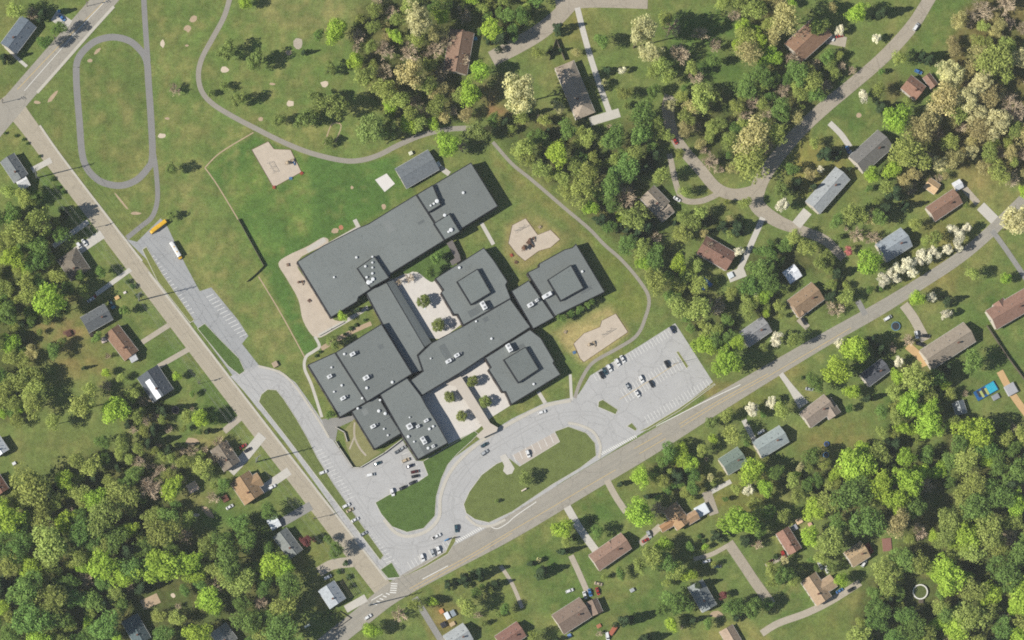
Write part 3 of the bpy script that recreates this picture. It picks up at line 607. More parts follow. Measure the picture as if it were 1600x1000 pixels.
# rooftop machines
R30 = math.radians(30)
def unit(u, v, z, a, l, h, rot=R30, duct=False):
    a, l = a * .86, l * .86
    x, y = P(u, v, z + h)
    o = MB().box(0, 0, h / 2 + .25, a * S, l * S, h).box(0, 0, .15, a * S * .9, l * S * .9, .3).build('rooftop_unit', M_unit, school, (x, y, z - .13)); o.rotation_euler = (0, 0, rot)
    n = max(1, round(l / max(a, 1)))
    for k in range(n): MB().cyl(0, (k + .5 - n / 2) * l * S / n, h + .25, h + .36, min(a, l) * S * .33, n=12).build('fan_grille', M_ugrey, o)
    MB().box(a * S * .5 + .03, 0, h * .55 + .25, .08, l * S * .7, h * .6).build('louvre', M_ugrey, o)
    if duct: MB().box(a * S * .5 + .9, 0, .7, 1.8, min(l, 5) * S * .6, .9).build('duct', M_ugrey, o)
    return o
for a_ in [(551,553,8.5,9,6,2.2),(572,590,8.5,10,7,2.2),(515,588,6.4,8,6,1.9),(536,622,6.4,9,6,1.9),(583,666,5.6,9,6,1.9),(640,666,7.0,9,10,2.4),(653,666,7.0,6,5,1.5),(666,657,7.0,8,5,1.4),(662,688,7.0,7,14,2.2),(677,697,7.0,5,5,1.3),
           (701,564,6.0,10,6,1.9),(714,555,6.0,9,6,1.9),(756,477,6.3,7,15,3.2),(796,543,6.25,7,15,3.2),(855,461,6.4,17,7,2.6),(829,476,5.6,10,7,2.0),(839,469,5.6,5,5,1.8)]:
    unit(*a_, duct=a_[3] >= 9 and a_[4] < 8)
def vent(u, v, z, r=.45, h=.8):
    x, y = P(u, v, z + h); o = MB().cyl(0, 0, 0, h, r * .7, n=10).cyl(0, 0, h, h + .25, r * 1.25, r * .9, n=10).build('roof_vent', M_unit, school, (x, y, z - .14))
for u, v, z, r in [(522,433,6.2,.5),(557,402,6.2,.6),(582,401,8.4,.5),(582,410,8.4,.5),(571,416,8.4,.6),(582,418,8.4,.5),(582,427,8.4,.6),(573,433,8.4,.6),(576,441,8.4,1.1),(583,436,8.4,.9),(580,440,8.4,.7),(724,301,7.6,.7),(683,314,9.8,1.0),(678,318,9.8,.6),(673,321,9.8,.5),(705,359,9.7,1.0),(701,362,9.7,.6),(695,336,9.7,.8),(718,418,6.3,.7),(910,424,6.5,.6),(834,600,6.25,.6),
                   (744,502,6.0,.5),(768,529,6.0,.6),(673,560,6.0,.4),(664,482,4.7,.5),(538,553,8.5,.6),(573,606,8.5,.7),(613,597,8.5,.7),(534,602,6.4,.6),(522,612,6.4,.5),(518,574,6.4,.5),(592,642,5.6,.8),(602,646,5.6,.8),(600,670,5.6,.5),(606,680,5.6,.5),(638,682,7.0,.7),(647,690,7.0,.5),(671,670,7.0,.7),(677,666,7.0,.6),(669,700,7.0,.7),(640,652,7.0,.4),(566,622,6.4,.6),(559,638,6.4,.6),(594,625,5.6,.6)]: vent(u, v, z, r)
# covered walks
def canopy(label, poly, z, m_, posts):
    p = ccw(PP(poly, z)); cx_, cy_ = sum(q[0] for q in p) / len(p), sum(q[1] for q in p) / len(p)
    t_ = thing('covered_walkway', label, 'canopy', (cx_, cy_, 0))
    lp = [(x - cx_, y - cy_) for x, y in p]
    MB().prism(lp, z - .35, z, bottom=True).build('canopy_roof', m_, t_)
    pm = MB().cyl(0, 0, 0, z - .34, .11, n=8).mesh('post')
    for u, v in posts:
        x, y = P(u, v, z); mk('post', pm, M_ugrey, t_, (x - cx_, y - cy_, 0))
M_can = mat('pale_canopy_roof', A(200, 190, 176), .85, .05, .3, 2)
M_can2 = mat('brown_canopy_roof', A(118, 112, 108), .85, .08, .3, 2)
canopy('long pale covered walkway from the school front to the drive', [(697,600),(720,588),(723,592),(766,661),(778,668),(776,674),(750,686),(744,681),(756,670),(711,603)], 3.3, M_can, [(714,603),(726,600),(726,622),(738,620),(738,641),(750,640),(750,661),(761,659),(750,682),(774,671)])
canopy('short brown covered walkway between the long wing and the courtyard pod', [(698,380),(707,375),(718,398),(720,407),(707,415),(703,408),(711,403)], 3.2, M_can2, [(701,381),(707,378),(713,400),(717,397),(706,412),(718,406)])
# low walls round the sunken garden and a ramp wall
def wall(name, label, pts, h, th, m_, cat='wall', capm=None):
    xy = PP(pts); t_ = thing(name, label, cat, (*xy[0], 0)); ox, oy = xy[0]
    for i in range(len(xy) - 1):
        a, c = xy[i], xy[i + 1]; d = math.hypot(c[0] - a[0], c[1] - a[1]); ang = math.atan2(c[1] - a[1], c[0] - a[0]); mx_, my_ = (a[0] + c[0]) / 2 - ox, (a[1] + c[1]) / 2 - oy
        MB().box(mx_, my_, h / 2, d + (th if i else 0), th, h, ang).build('wall_panel', m_, t_)
        MB().box(mx_, my_, h + .05, d + th * 1.3, th * 1.4, .1, ang).build('coping', capm or M_kerb, t_)
    return t_
wall('garden_wall', 'low brick wall around the small garden by the staff car park', [(524,690),(530,700),(551,731),(562,731),(600,708),(626,688)], 1.5, .3, M_brick)
wall('garden_wall', 'low brick wall between the service yard and the small garden', [(524,668),(538,676),(542,690)], 1.4, .3, M_brick)
wall('retaining_wall', 'short retaining wall along the sandy yard by the west school wing', [(498,525),(518,514),(536,504)], 1.0, .3, M_brick)

# ------------------------------------------------------------------ houses
M_chim = mat('chimney_brick', A(120, 86, 72), .9, .2, 1, 6)
M_gut = mat('white_gutter', A(215, 215, 210), .6, .05)
M_door = mat('house_door', A(96, 60, 48), .6, .1)
hw = MB().box(0, 0, 0, 1.3, .12, 1.2).mesh('window'); hp = MB().box(0, -.05, 0, 1.1, .08, 1.0).mesh('pane'); hd = MB().box(0, 0, 0, 1.0, .12, 2.05).mesh('door'); hk = MB().box(.36, -.09, 0, .08, .08, .12).mesh('handle')
chm = MB().box(0, 0, 0, .9, .7, 2.2).box(0, 0, 1.14, 1.05, .85, .12).mesh('chimney')
rvm = MB().cyl(0, 0, 0, .5, .16, n=8).cyl(0, 0, .5, .62, .26, .2, n=8).mesh('roof_vent')
FOOT = []          # footprints, for keeping trees off
LANDMARKS = []     # (u, v, phrase) for telling trees apart
def rmat(rgb, metal=False):
    return mat('roof_%d_%d_%d%s' % (*rgb, '_metal' if metal else ''), A(*rgb), .45 if metal else .93, .26, .6, 2.0, spec=.5 if metal else .15, metal=.0)
def gable(t, L, Wd, e, rise, rm, wm, ov=.45, th=.16, ox=0, oy=0, rot=0.0, hip=0.0, wins=True, doors=True, chim=True, tail=''):
    """one gabled or hipped volume, ridge along local x"""
    c, s = math.cos(rot), math.sin(rot)
    def T(x, y, z): return (ox + x * c - y * s, oy + x * s + y * c, z)
    h, w = L / 2, Wd / 2; sl = rise / w
    b = MB(); ins = min(hip, h * .8)
    pts = [(-h, -w), (h, -w), (h, w), (-h, w)]
    for i in range(4):
        a, d = pts[i], pts[(i + 1) % 4]
        if i % 2 == 1 and not hip:
            x = a[0]; b.quad(T(x, a[1], 0), T(x, d[1], 0), T(x, d[1], e), T(x, 0, e + rise), T(x, a[1], e))
        else: b.quad(T(*a, 0), T(*d, 0), T(*d, e), T(*a, e))
    wl = b.build('wall', wm, t)
    zo = e - ov * sl; hx = h + ov; wy = w + ov; zr = e + rise
    rx = hx if not hip else h - ins
    for sg in (-1, 1):
        q = [(-hx, sg * wy, zo), (hx, sg * wy, zo), (rx, 0, zr), (-rx, 0, zr)]
        if sg > 0: q = [q[1], q[0], q[3], q[2]]
        m = MB(); up = [T(x, y, z + th) for x, y, z in q]; dn = [T(x, y, z) for x, y, z in q]
        m.quad(*up); m.quad(*dn[::-1])
        for k in range(4): m.quad(dn[k], dn[(k + 1) % 4], up[(k + 1) % 4], up[k])
        so_ = m.build('roof_slope', rm, t)
        g = MB(); g.bar(T(-hx, sg * (wy + .06), zo + .08), T(hx, sg * (wy + .06), zo + .08), .09); g.build('gutter', M_gut, so_)
    if hip:
        for sg in (-1, 1):
            q = [(sg * hx, sg * -wy, zo), (sg * hx, sg * wy, zo), (sg * rx, 0, zr)]
            m = MB(); up = [T(x, y, z + th) for x, y, z in q]; dn = [T(x, y, z) for x, y, z in q]
            m.quad(*up); m.quad(*dn[::-1])
            for k in range(3): m.quad(dn[k], dn[(k + 1) % 3], up[(k + 1) % 3], up[k])
            m.build('roof_slope', rm, t)
    MB().bar(T(-rx, 0, zr + th), T(rx, 0, zr + th), .14, n=6).build('ridge_cap', rm, t)
    if wins:
        n = max(2, int(L // 4))
        for sg in (-1, 1):
            for k in range(n):
                x = -h + L * (k + .5) / n; nm, me, zz = ('window', hw, 1.55)
                if sg < 0 and k == n // 2 and doors: nm, me, zz = ('door', hd, 1.03)
                o = mk(nm, me, M_gut if nm == 'window' else M_door, wl, T(x, sg * (w + .03), zz), rot + (0 if sg < 0 else math.pi))
        for sg in (-1, 1): mk('window', hw, M_gut, wl, T(sg * (h + .03), 0, 1.55), rot + sg * math.pi / 2)
        for o in list(wl.children):
            if o.name.startswith('window'):
                g_ = mk('pane', hp, M_glass, wl, o.location); g_.rotation_euler = o.rotation_euler
    if chim:
        for f_ in (-.3, .05, .3): mk('roof_vent', rvm, M_ugrey, t, T(L * f_, w * .35, e + rise * .65 + th), rot)
    if chim: mk('chimney', chm, M_chim, t, T(L * .18, -w * .25, zr + .1), rot)
def house(label, u, v, L, Wd, d, rgb, wall=(200, 192, 178), e=4.3, pitch=.42, hip=0, name='house', cat='house', metal=False, wings=(), chim=True, lm=None, wins=True, group=None):
    rise = pitch * Wd * S / 2; zt = e + rise * .5
    x, y = P(u, v, zt); rz = math.atan2(-d[1], d[0])
    t = thing(name, label, cat, (x, y, 0), rz, group)
    rm = rmat(rgb, metal); wm = mat('wall_%d_%d_%d' % wall, A(*wall), .9, .08, .5, 4)
    gable(t, L * S - .9, Wd * S - .9, e, rise, rm, wm, hip=hip * S, chim=chim, wins=wins)
    for (du, dv, l2, w2, d2, c2) in wings:
        x2, y2 = P(u + du, v + dv, zt); dx, dy = x2 - x, y2 - y; c, s = math.cos(-rz), math.sin(-rz)
        gable(t, l2 * S - .9, w2 * S - .9, e - .35, pitch * w2 * S / 2, rmat(c2) if c2 else rm, wm, ox=dx * c - dy * s, oy=dx * s + dy * c, rot=math.atan2(-d2[1], d2[0]) - rz, chim=False, wins=wins, doors=False)
        FOOT.append((u + du, v + dv, max(l2, w2) / 2))
    FOOT.append((u, v, max(L, Wd) * .42)); 
    n_ = math.hypot(*d)
    for f in (-.33, .33): FOOT.append((u + d[0] / n_ * L * f, v + d[1] / n_ * L * f, Wd * .52))
    LANDMARKS.append((u, v, lm or ('the ' + label.split(' with ')[0].split(' beside ')[0].split(' at ')[0])))
    return t
a_, b_ = (.87, -.5), (.55, .83)
house('grey gabled house with a white flat-topped end by the running track', 22, 262, 40, 26, b_, (122, 126, 126), wings=[(13, 22, 18, 20, a_, (222, 222, 220))], lm='the house by the running track')
house('grey-brown hip-roofed house beside a driveway with two white cars', 115, 412, 40, 36, b_, (122, 114, 102), hip=14, lm='the grey-brown hip-roofed house')
house('dark grey house behind trees near a cluttered yard', 151, 497, 44, 28, a_, (104, 108, 110), lm='the house by the cluttered yard')
house('long brown house with a small white porch west of the bus lot', 190, 535, 52, 27, (.61, .79), (140, 112, 92), wings=[(17, 22, 12, 15, a_, (222, 222, 222))], lm='the long brown house')
sl_ = house('dark slate house with one metal roof slope coloured white for sun glare', 243, 599, 46, 38, b_, (92, 98, 104), lm='the dark slate and white house')
gable(sl_, 11.5, 5.2, 5.9, .9, rmat((236, 238, 240)), M_gut, ox=2.2, oy=-1.6, chim=False, wins=False)  # raised gable whose white colour holds the sun glare of the slope
house('dull brown house half hidden by bare trees beside a concrete driveway', 352, 712, 40, 30, b_, (132, 122, 108), lm='the dull brown house')
house('orange-brown house with a cross gable beside the tan street', 386, 762, 42, 36, b_, (164, 136, 104), wings=[(10, -8, 26, 22, a_, None)], lm='the orange-brown cross-gabled house')
house('tiny white and orange garden shed in a clearing', 301, 761, 17, 14, a_, (224, 196, 172), e=2.1, name='garden_shed', cat='shed', chim=False, lm='the tiny clearing shed', wins=False)
house('grey gabled house beside a maroon tree', 450, 849, 44, 26, (.6, .8), (132, 136, 132), lm='the maroon-tree house')
house('white metal carport beside an asphalt driveway', 428, 817, 17, 18, a_, (226, 230, 232), e=2.3, pitch=.2, name='carport', cat='carport', metal=True, chim=False, lm='the white carport', wins=False)
house('pale blue-grey house at the street corner with a white front slope', 519, 929, 34, 30, (.55, .83), (172, 178, 182), lm='the pale corner house')
house('dark teal roofed house buried in the south west wood', 213, 984, 44, 28, (.5, .87), (92, 106, 108), lm='the dark teal roof')
house('plain grey house at the south edge below dense trees', 350, 994, 32, 30, (.6, .8), (144, 146, 142), lm='the plain grey house')
house('small white house cut by the west edge', -3, 698, 26, 24, b_, (226, 228, 230), lm='the small white west house')
house('dark brown house cut by the west edge', -4, 757, 30, 24, b_, (132, 98, 82), lm='the dark brown west house')
house('blue-grey house at the north west corner beside the road', 29, 54, 54, 30, (-.6, .8), (104, 114, 124), lm='the blue-grey corner house')
house('long tan-grey hip-roofed house with a winding white driveway', 899, 140, 88, 32, (.38, .92), (172, 158, 140), hip=16, lm='the long tan-grey house')
house('big brown house with bare trees leaning over its roof by the north street', 717, 80, 66, 38, (-.17, .98), (142, 116, 98), e=4.2, lm='the big brown house')
house('broad brown house under bare brown trees near the street bend', 1264, 60, 64, 40, (.74, -.67), (148, 118, 96), lm='the broad brown house')
house('red-brown house with a blue car in front', 1428, 136, 30, 27, (.78, .62), (152, 118, 100), lm='the house with a blue car')
house('small red-brown shed east of the red-brown house', 1454, 126, 22, 14, (.6, .8), (146, 118, 102), e=2.3, name='garden_shed', cat='shed', chim=False, lm='the small red-brown shed', wins=False)
house('dark grey house beneath the round lime-green tree', 1362, 236, 62, 36, (.74, -.67), (122, 120, 116), lm='the dark grey house')
house('long pale grey house with a broad driveway to the residential street', 1294, 297, 72, 30, (.66, -.75), (166, 170, 170), pitch=.34, lm='the long pale grey house')
house('brown ranch house with a white shed behind it', 1476, 320, 52, 27, (.83, -.56), (146, 116, 98), lm='the northern ranch house')
house('tan shed north of the brown ranch house', 1457, 290, 21, 19, (.8, .55), (206, 176, 136), e=2.2, name='garden_shed', cat='shed', chim=False, lm='the tan shed', wins=False)
house('small white shed behind the brown ranch house', 1497, 289, 14, 14, a_, (226, 228, 230), e=2.2, name='garden_shed', cat='shed', chim=False, lm='the small white shed', wins=False)
house('blue-grey house behind the row of white blossom trees', 1398, 382, 48, 34, (.84, -.54), (158, 166, 172), pitch=.55, lm='the house behind the blossom row')
house('orange-brown house with a blue car at its side near the main road', 1260, 468, 48, 34, (.8, -.6), (154, 130, 104), wings=[(-10, 12, 24, 20, b_, None)], lm='the roadside orange-brown house')
house('square shed with a gleaming white roof among trees', 1238, 428, 23, 22, (.8, -.55), (236, 238, 242), e=2.6, pitch=.25, name='garden_shed', cat='shed', metal=True, chim=False, lm='the square white shed', wins=False)
house('red-brown house cut by the east edge', 1580, 482, 70, 34, (.86, -.5), (150, 118, 102), wings=[(-14, -4, 20, 20, b_, None)], lm='the red-brown east house')
house('long tan house with sandy parking and a roof vent', 1482, 540, 82, 36, (.84, -.54), (158, 146, 130), wings=[(22, -16, 18, 18, b_, None)], lm='the long tan house')
house('taupe L-shaped house with a white concrete driveway', 1278, 642, 48, 30, (.8, -.6), (158, 144, 130), wings=[(20, -4, 28, 22, b_, None)], lm='the taupe L-shaped house')
house('pale grey-green house with a deep shadow on its east end', 1205, 690, 50, 30, (.85, -.52), (158, 168, 166), lm='the pale grey-green house')
house('dark grey-green house beside the bright green tree', 1146, 720, 36, 30, (.84, -.54), (122, 136, 126), lm='the dark grey-green house')
house('grey house with a white ridge north of the main road', 1181, 518, 44, 28, (.82, -.57), (148, 148, 148), lm='the white-ridged grey house')
house('dark brown house with a white driveway and terrace', 1120, 395, 54, 32, (.86, .5), (134, 104, 90), lm='the house with a white terrace')
house('grey-brown house with a small garage wing inside a fenced yard', 1024, 312, 36, 30, (.7, .72), (160, 148, 132), wings=[(14, 18, 26, 22, (.75, -.66), None)], lm='the house in the fenced yard')
house('brown ranch house with a white driveway south of the main road', 954, 862, 62, 30, (.82, -.57), (156, 128, 112), wings=[(2, -10, 16, 14, b_, None)], lm='the southern ranch house')
house('orange-brown house with a tan side wing and bare tree', 1058, 806, 38, 26, (.6, .8), (172, 142, 108), wings=[(24, 2, 20, 16, (.85, -.52), (178, 148, 116)), (-14, 14, 26, 12, (.85, -.5), (178, 138, 100))], lm='the tan-winged orange-brown house')
house('grey gabled house on the lawn beside a small maroon tree', 1098, 931, 46, 26, (.5, .86), (142, 148, 146), lm='the grey house on the lawn')
house('taupe house with a cluttered driveway near the south edge', 894, 962, 52, 36, (.84, -.54), (138, 120, 106), wings=[(36, -14, 24, 18, (.4, .9), None)], lm='the cluttered taupe house')
house('red-brown house cut by the south edge', 798, 994, 42, 28, (.83, -.56), (142, 108, 96), lm='the red-brown south house')
house('pale grey house cut by the south edge beside a junk-filled yard', 716, 996, 38, 30, (.84, -.54), (172, 176, 176), lm='the house by the junk yard')
house('tan shed cut by the south edge on dry grass', 1142, 994, 30, 24, (.5, .86), (172, 152, 132), e=2.4, name='garden_shed', cat='shed', chim=False, lm='the tan shed on dry grass')
house('narrow brown house in the wood beside a lime-green tree', 1233, 845, 40, 23, (.52, .85), (152, 118, 102), lm='the narrow brown house')
house('small tan house with a dark red trailer at its side', 1340, 866, 32, 28, (.84, -.54), (186, 162, 128), lm='the small tan house')
house('tan house with a cross wing beside the pale gravel drive', 1276, 920, 46, 28, (.55, .83), (176, 152, 124), wings=[(16, -6, 28, 22, (.84, -.54), None)], lm='the tan cross-winged house')
house('grey portable classroom beside the white concrete pad', 652, 264, 60, 36, (.86, -.5), (116, 122, 126), e=3.0, pitch=.22, name='portable_classroom', cat='classroom', chim=False, lm='the portable classroom')
house('grey metal shed half hidden by dark trees near the turquoise pool', 1500, 637, 22, 18, (.3, .95), (126, 134, 136), e=2.4, name='garden_shed', cat='shed', metal=True, chim=False, lm='the grey metal shed', wins=False)
house('slate house in deep shade behind the bright green roadside trees', 1368, 582, 42, 24, (.8, -.6), (96, 98, 104), lm='the shaded slate house')
for a__ in [(200,110,'the running track'),(300,440,'the bus lot'),(430,255,'the field playground'),(832,374,'the pod playground'),(935,530,'the parking lot playground'),(560,430,'the long school wing'),(740,580,'the school front courtyard'),(670,470,'the inner school courtyard'),(1020,600,'the main parking lot'),(820,750,'the oval lawn'),(600,800,'the staff car park'),(580,650,'the south school wing'),(1437,925,'the round pool'),(1542,610,'the turquoise pool'),(520,210,'the park path'),(650,120,'the middle of the north wood'),(890,260,'the east wood belt'),(1030,470,'the south tip of the east wood'),(1150,190,'the wood in the street bend'),(1560,60,'the north east corner wood'),(1560,180,'the brown east edge wood'),(20,580,'the west edge wood'),(60,960,'the south west corner'),(60,830,'the west edge of the big wood'),(150,830,'the heart of the south west wood'),(140,930,'the south part of the west wood'),(300,880,'the clearing in the west wood'),(400,930,'the wood by the corner house'),(1330,740,'the wood south of the grove'),(1430,800,'the lime-green giants'),(1530,720,'the dark east slope'),(1570,860,'the east edge wood'),(1500,850,'the heart of the south east wood'),(1560,970,'the south east corner'),(1400,980,'the south edge wood'),(330,100,'the park path bend')]:
    LANDMARKS.append(a__)

# ------------------------------------------------------------------ labels that single a thing out
ORD = ['', 'second', 'third', 'fourth', 'fifth', 'sixth', 'seventh', 'eighth', 'ninth', 'tenth', 'eleventh', 'twelfth', 'thirteenth', 'fourteenth', 'fifteenth', 'sixteenth', 'seventeenth', 'eighteenth', 'nineteenth', 'twentieth']
def rank_labels(items, share_over=20):
    """items: (object, head, place, u, v); things that share head and place are told apart by their order from west to east"""
    d = {}
    for it in items: d.setdefault((it[1], it[2]), []).append(it)
    for (head, place), l in d.items():
        if len(l) == 1 : l[0][0]['label'] = f'{head} {place}'; continue
        l.sort(key=lambda q: q[3])
        for i, it in enumerate(l):
            if len(l) > share_over: it[0]['label'] = f'{head} {place}'
            else:
                o = 'westernmost' if i == 0 else 'easternmost' if i == len(l) - 1 else ORD[i] + ' from the west'
                it[0]['label'] = f'{head} {place}, {o}'

# ------------------------------------------------------------------ vehicles
M_tyre = mat('tyre_rubber', (.02, .02, .02), .9, .1); M_rim = mat('wheel_rim', A(170, 170, 170), .4, .05, metal=.4)
M_lamp = mat('headlamp', A(230, 230, 220), .2, .02); M_tail = mat('tail_lamp', A(170, 30, 26), .3, .02)
M_cargl = mat('car_glass', (.015, .02, .025), .06, .02, spec=.6)
def paint_mat(rgb): return mat('car_paint_%d_%d_%d' % rgb, A(*rgb), .28, .03, .6, 3, spec=.5)
def loft(prof, hw_lo, hw_hi, cut=.12):
    """body from side profile [(x, z_low, z_high)] with rounded shoulders"""
    b = MB(); n = len(prof); rows = []
    for x, zl, zh, k in prof:
        w0, w1 = hw_lo * k, hw_hi * k; zc = zh - (zh - zl) * .28
        rows.append([(x, -w0 * .94, zl), (x, -w0, zl + (zh - zl) * .35), (x, -w0 * .985, zc), (x, -w1, zh), (x, w1, zh), (x, w0 * .985, zc), (x, w0, zl + (zh - zl) * .35), (x, w0 * .94, zl)])
    m = len(rows[0]); b.v = [p for r in rows for p in r]
    for i in range(n - 1):
        for k in range(m): b.f.append((i * m + k, (i + 1) * m + k, (i + 1) * m + (k + 1) % m, i * m + (k + 1) % m))
    b.f += [tuple(range(m)), tuple(range(n * m - 1, (n - 1) * m - 1, -1))]
    return b
CARM = {}
def car_meshes(kind):
    if kind in CARM: return CARM[kind]
    if kind == 'sedan':
        body = loft([(-2.35,.45,.78,.86),(-2.2,.28,.95,.95),(-1.5,.25,1.0,1),(0,.22,.98,1),(1.1,.25,.95,1),(1.9,.27,.84,.95),(2.3,.4,.66,.82)], .92, .8)
        cab = loft([(-1.75,.9,1.0,.9),(-1.05,.9,1.40,.86),(.1,.9,1.44,.86),(.45,.9,1.38,.86),(1.25,.86,.96,.9)], .84, .62)
        top = loft([(-1.05,1.40,1.43,.9),(-.4,1.43,1.475,.92),(.2,1.43,1.47,.92),(.45,1.36,1.42,.9)], .62, .56)
    elif kind == 'suv':
        body = loft([(-2.35,.5,.95,.9),(-2.25,.3,1.1,.96),(-1.4,.28,1.12,1),(0,.26,1.1,1),(1.2,.28,1.06,1),(2.0,.3,.98,.96),(2.35,.45,.8,.85)], .96, .86)
        cab = loft([(-2.2,1.02,1.15,.92),(-1.9,1.02,1.64,.88),(-.2,1.02,1.70,.88),(.35,1.02,1.64,.88),(1.1,1.0,1.1,.92)], .9, .72)
        top = loft([(-1.95,1.64,1.67,.92),(-1,1.69,1.735,.94),(-.1,1.69,1.735,.94),(.35,1.62,1.67,.92)], .72, .66)
    elif kind == 'pickup':
        body = loft([(-2.8,.5,1.0,.95),(-2.7,.4,1.05,1),(-.9,.38,1.05,1),(-.88,.38,1.1,1),(1.4,.36,1.12,1),(2.4,.4,1.04,.97),(2.75,.5,.9,.88)], .98, .9)
        cab = loft([(-.85,1.05,1.15,.9),(-.7,1.05,1.72,.88),(.5,1.05,1.76,.88),(.8,1.05,1.7,.88),(1.5,1.05,1.14,.92)], .9, .74)
        top = loft([(-.72,1.72,1.75,.92),(0,1.75,1.80,.94),(.5,1.75,1.80,.94),(.8,1.68,1.73,.92)], .74, .68)
    else:
        body = loft([(-2.5,.5,1.2,.94),(-2.4,.32,1.3,1),(0,.3,1.3,1),(1.4,.32,1.2,1),(2.1,.34,1.02,.96),(2.45,.45,.85,.86)], .98, .92)
        cab = loft([(-2.45,1.25,1.4,.95),(-2.3,1.25,1.9,.92),(.6,1.25,1.95,.92),(1.0,1.22,1.85,.9),(1.8,1.1,1.2,.92)], .94, .8)
        top = loft([(-2.3,1.9,1.93,.94),(-1,1.94,2.0,.95),(.5,1.94,2.0,.95),(1.0,1.82,1.88,.92)], .8, .74)
    wh = MB()
    for k in range(2):
        s = .1 if k else -.1
        for i in range(14): a = 2 * math.pi * i / 14; wh.v.append((.33 * math.cos(a), s, .33 * math.sin(a)))
    wh.f = [(i, (i + 1) % 14, 14 + (i + 1) % 14, 14 + i) for i in range(14)] + [tuple(range(14)), tuple(range(27, 13, -1))]
    ri = MB(); ri.v = [(.2 * math.cos(2 * math.pi * i / 10), s, .2 * math.sin(2 * math.pi * i / 10)) for s in (-.12, .12) for i in range(10)]
    ri.f = [(i, (i + 1) % 10, 10 + (i + 1) % 10, 10 + i) for i in range(10)] + [tuple(range(10)), tuple(range(19, 9, -1))]
    zz = {'sedan': .68, 'suv': .85, 'pickup': .9, 'van': .9}[kind]; xf = {'sedan': 2.2, 'suv': 2.27, 'pickup': 2.66, 'van': 2.36}[kind]; xr = {'sedan': -2.3, 'suv': -2.3, 'pickup': -2.76, 'van': -2.46}[kind]
    CARM[kind] = dict(body=body.mesh('body'), windows=cab.mesh('windows'), roof=top.mesh('roof'), wheel=wh.mesh('wheel'), rim=ri.mesh('rim'), lamp=MB().box(0, 0, 0, .16, .36, .14).mesh('headlight'), tail=MB().box(0, 0, 0, .1, .3, .16).mesh('taillight'), mirror=MB().box(0, 0, 0, .16, .2, .13).mesh('mirror'),
                      bed=MB().box(-1.8, 0, 1.06, 1.6, 1.5, .02).mesh('cargo_bed') if kind == 'pickup' else None, zz=zz, xf=xf, xr=xr, wb=1.35 if kind != 'pickup' else 1.7)
    return CARM[kind]
COLN = {'white':(236,236,234),'silver':(176,180,182),'grey':(120,124,126),'black':(34,36,40),'navy':(40,50,74),'teal':(52,82,92),'blue':(70,120,176),'red':(168,52,44),'maroon':(84,40,40),'tan':(196,178,150),'dark':(44,46,50)}
car_items = []
def car(u, v, d, colour, kind, place, group=None):
    m = car_meshes(kind); x, y = P(u, v, .8); cn = 'dark grey' if colour == 'dark' else colour
    nm = {'sedan':'parked_car','suv':'parked_suv','pickup':'pickup_truck','van':'parked_van'}[kind]
    t = thing(nm, '', {'sedan':'car','suv':'car','pickup':'truck','van':'van'}[kind], (x, y, .1), math.atan2(-d[1], d[0]), group)
    def dup(name, mesh, material, loc=(0,0,0), parent=None):
        o = bpy.data.objects.new(name, mesh); COL.objects.link(o); o.parent = parent or t; o.location = loc
        if material is not None:
            if not mesh.materials: mesh.materials.append(material)
            o.material_slots[0].link = 'OBJECT'; o.material_slots[0].material = material
        return o
    pm = paint_mat(COLN[colour])
    dup('body', m['body'], pm); dup('windows', m['windows'], M_cargl); dup('roof', m['roof'], pm)
    if m['bed']: dup('cargo_bed', m['bed'], M_udark)
    for sx_ in (-1, 1):
        for sy_ in (-1, 1):
            w = dup('wheel', m['wheel'], M_tyre, (sx_ * m['wb'], sy_ * .82, .33)); dup('rim', m['rim'], M_rim, (0, 0, 0), w)
        dup('headlight', m['lamp'], M_lamp, (m['xf'] - .04, sx_ * .6, m['zz'])); dup('taillight', m['tail'], M_tail, (m['xr'] + .04, sx_ * .66, m['zz'] + .1))
        dup('mirror', m['mirror'], pm, (.75, sx_ * .98, m['zz'] + .25))
    kn = {'sedan':'car','suv':'tall estate car','pickup':'pickup truck','van':'van'}[kind]
    car_items.append((t, f'{cn} {kn}', place, u, v)); return t
b2 = (.5, .87); a2 = (.87, -.5); a3 = (.9, -.42)
LOTC = 'in the main parking lot'; ROWC = 'in the north row of the main parking lot'; GC = 'cars in the main parking lot'
for q in [(940,586,b2,'black','suv',ROWC),(945.5,580,b2,'teal','sedan',ROWC),(952,575,b2,'white','suv',ROWC),(965,566,b2,'white','suv',ROWC),(973,561,b2,'white','sedan',ROWC),(1051,515,b2,'navy','suv',LOTC),(1042,569,b2,'black','suv',LOTC),(1002,592,b2,'white','suv',LOTC),(1018,600,b2,'dark','sedan',LOTC),(981,604,b2,'silver','sedan',LOTC),(996,615,b2,'white','sedan',LOTC)]: car(*q, GC)
G2_ = 'cars in the staff car park'; PB = 'in the staff car park'; PW = 'beside the strip along the tan street'
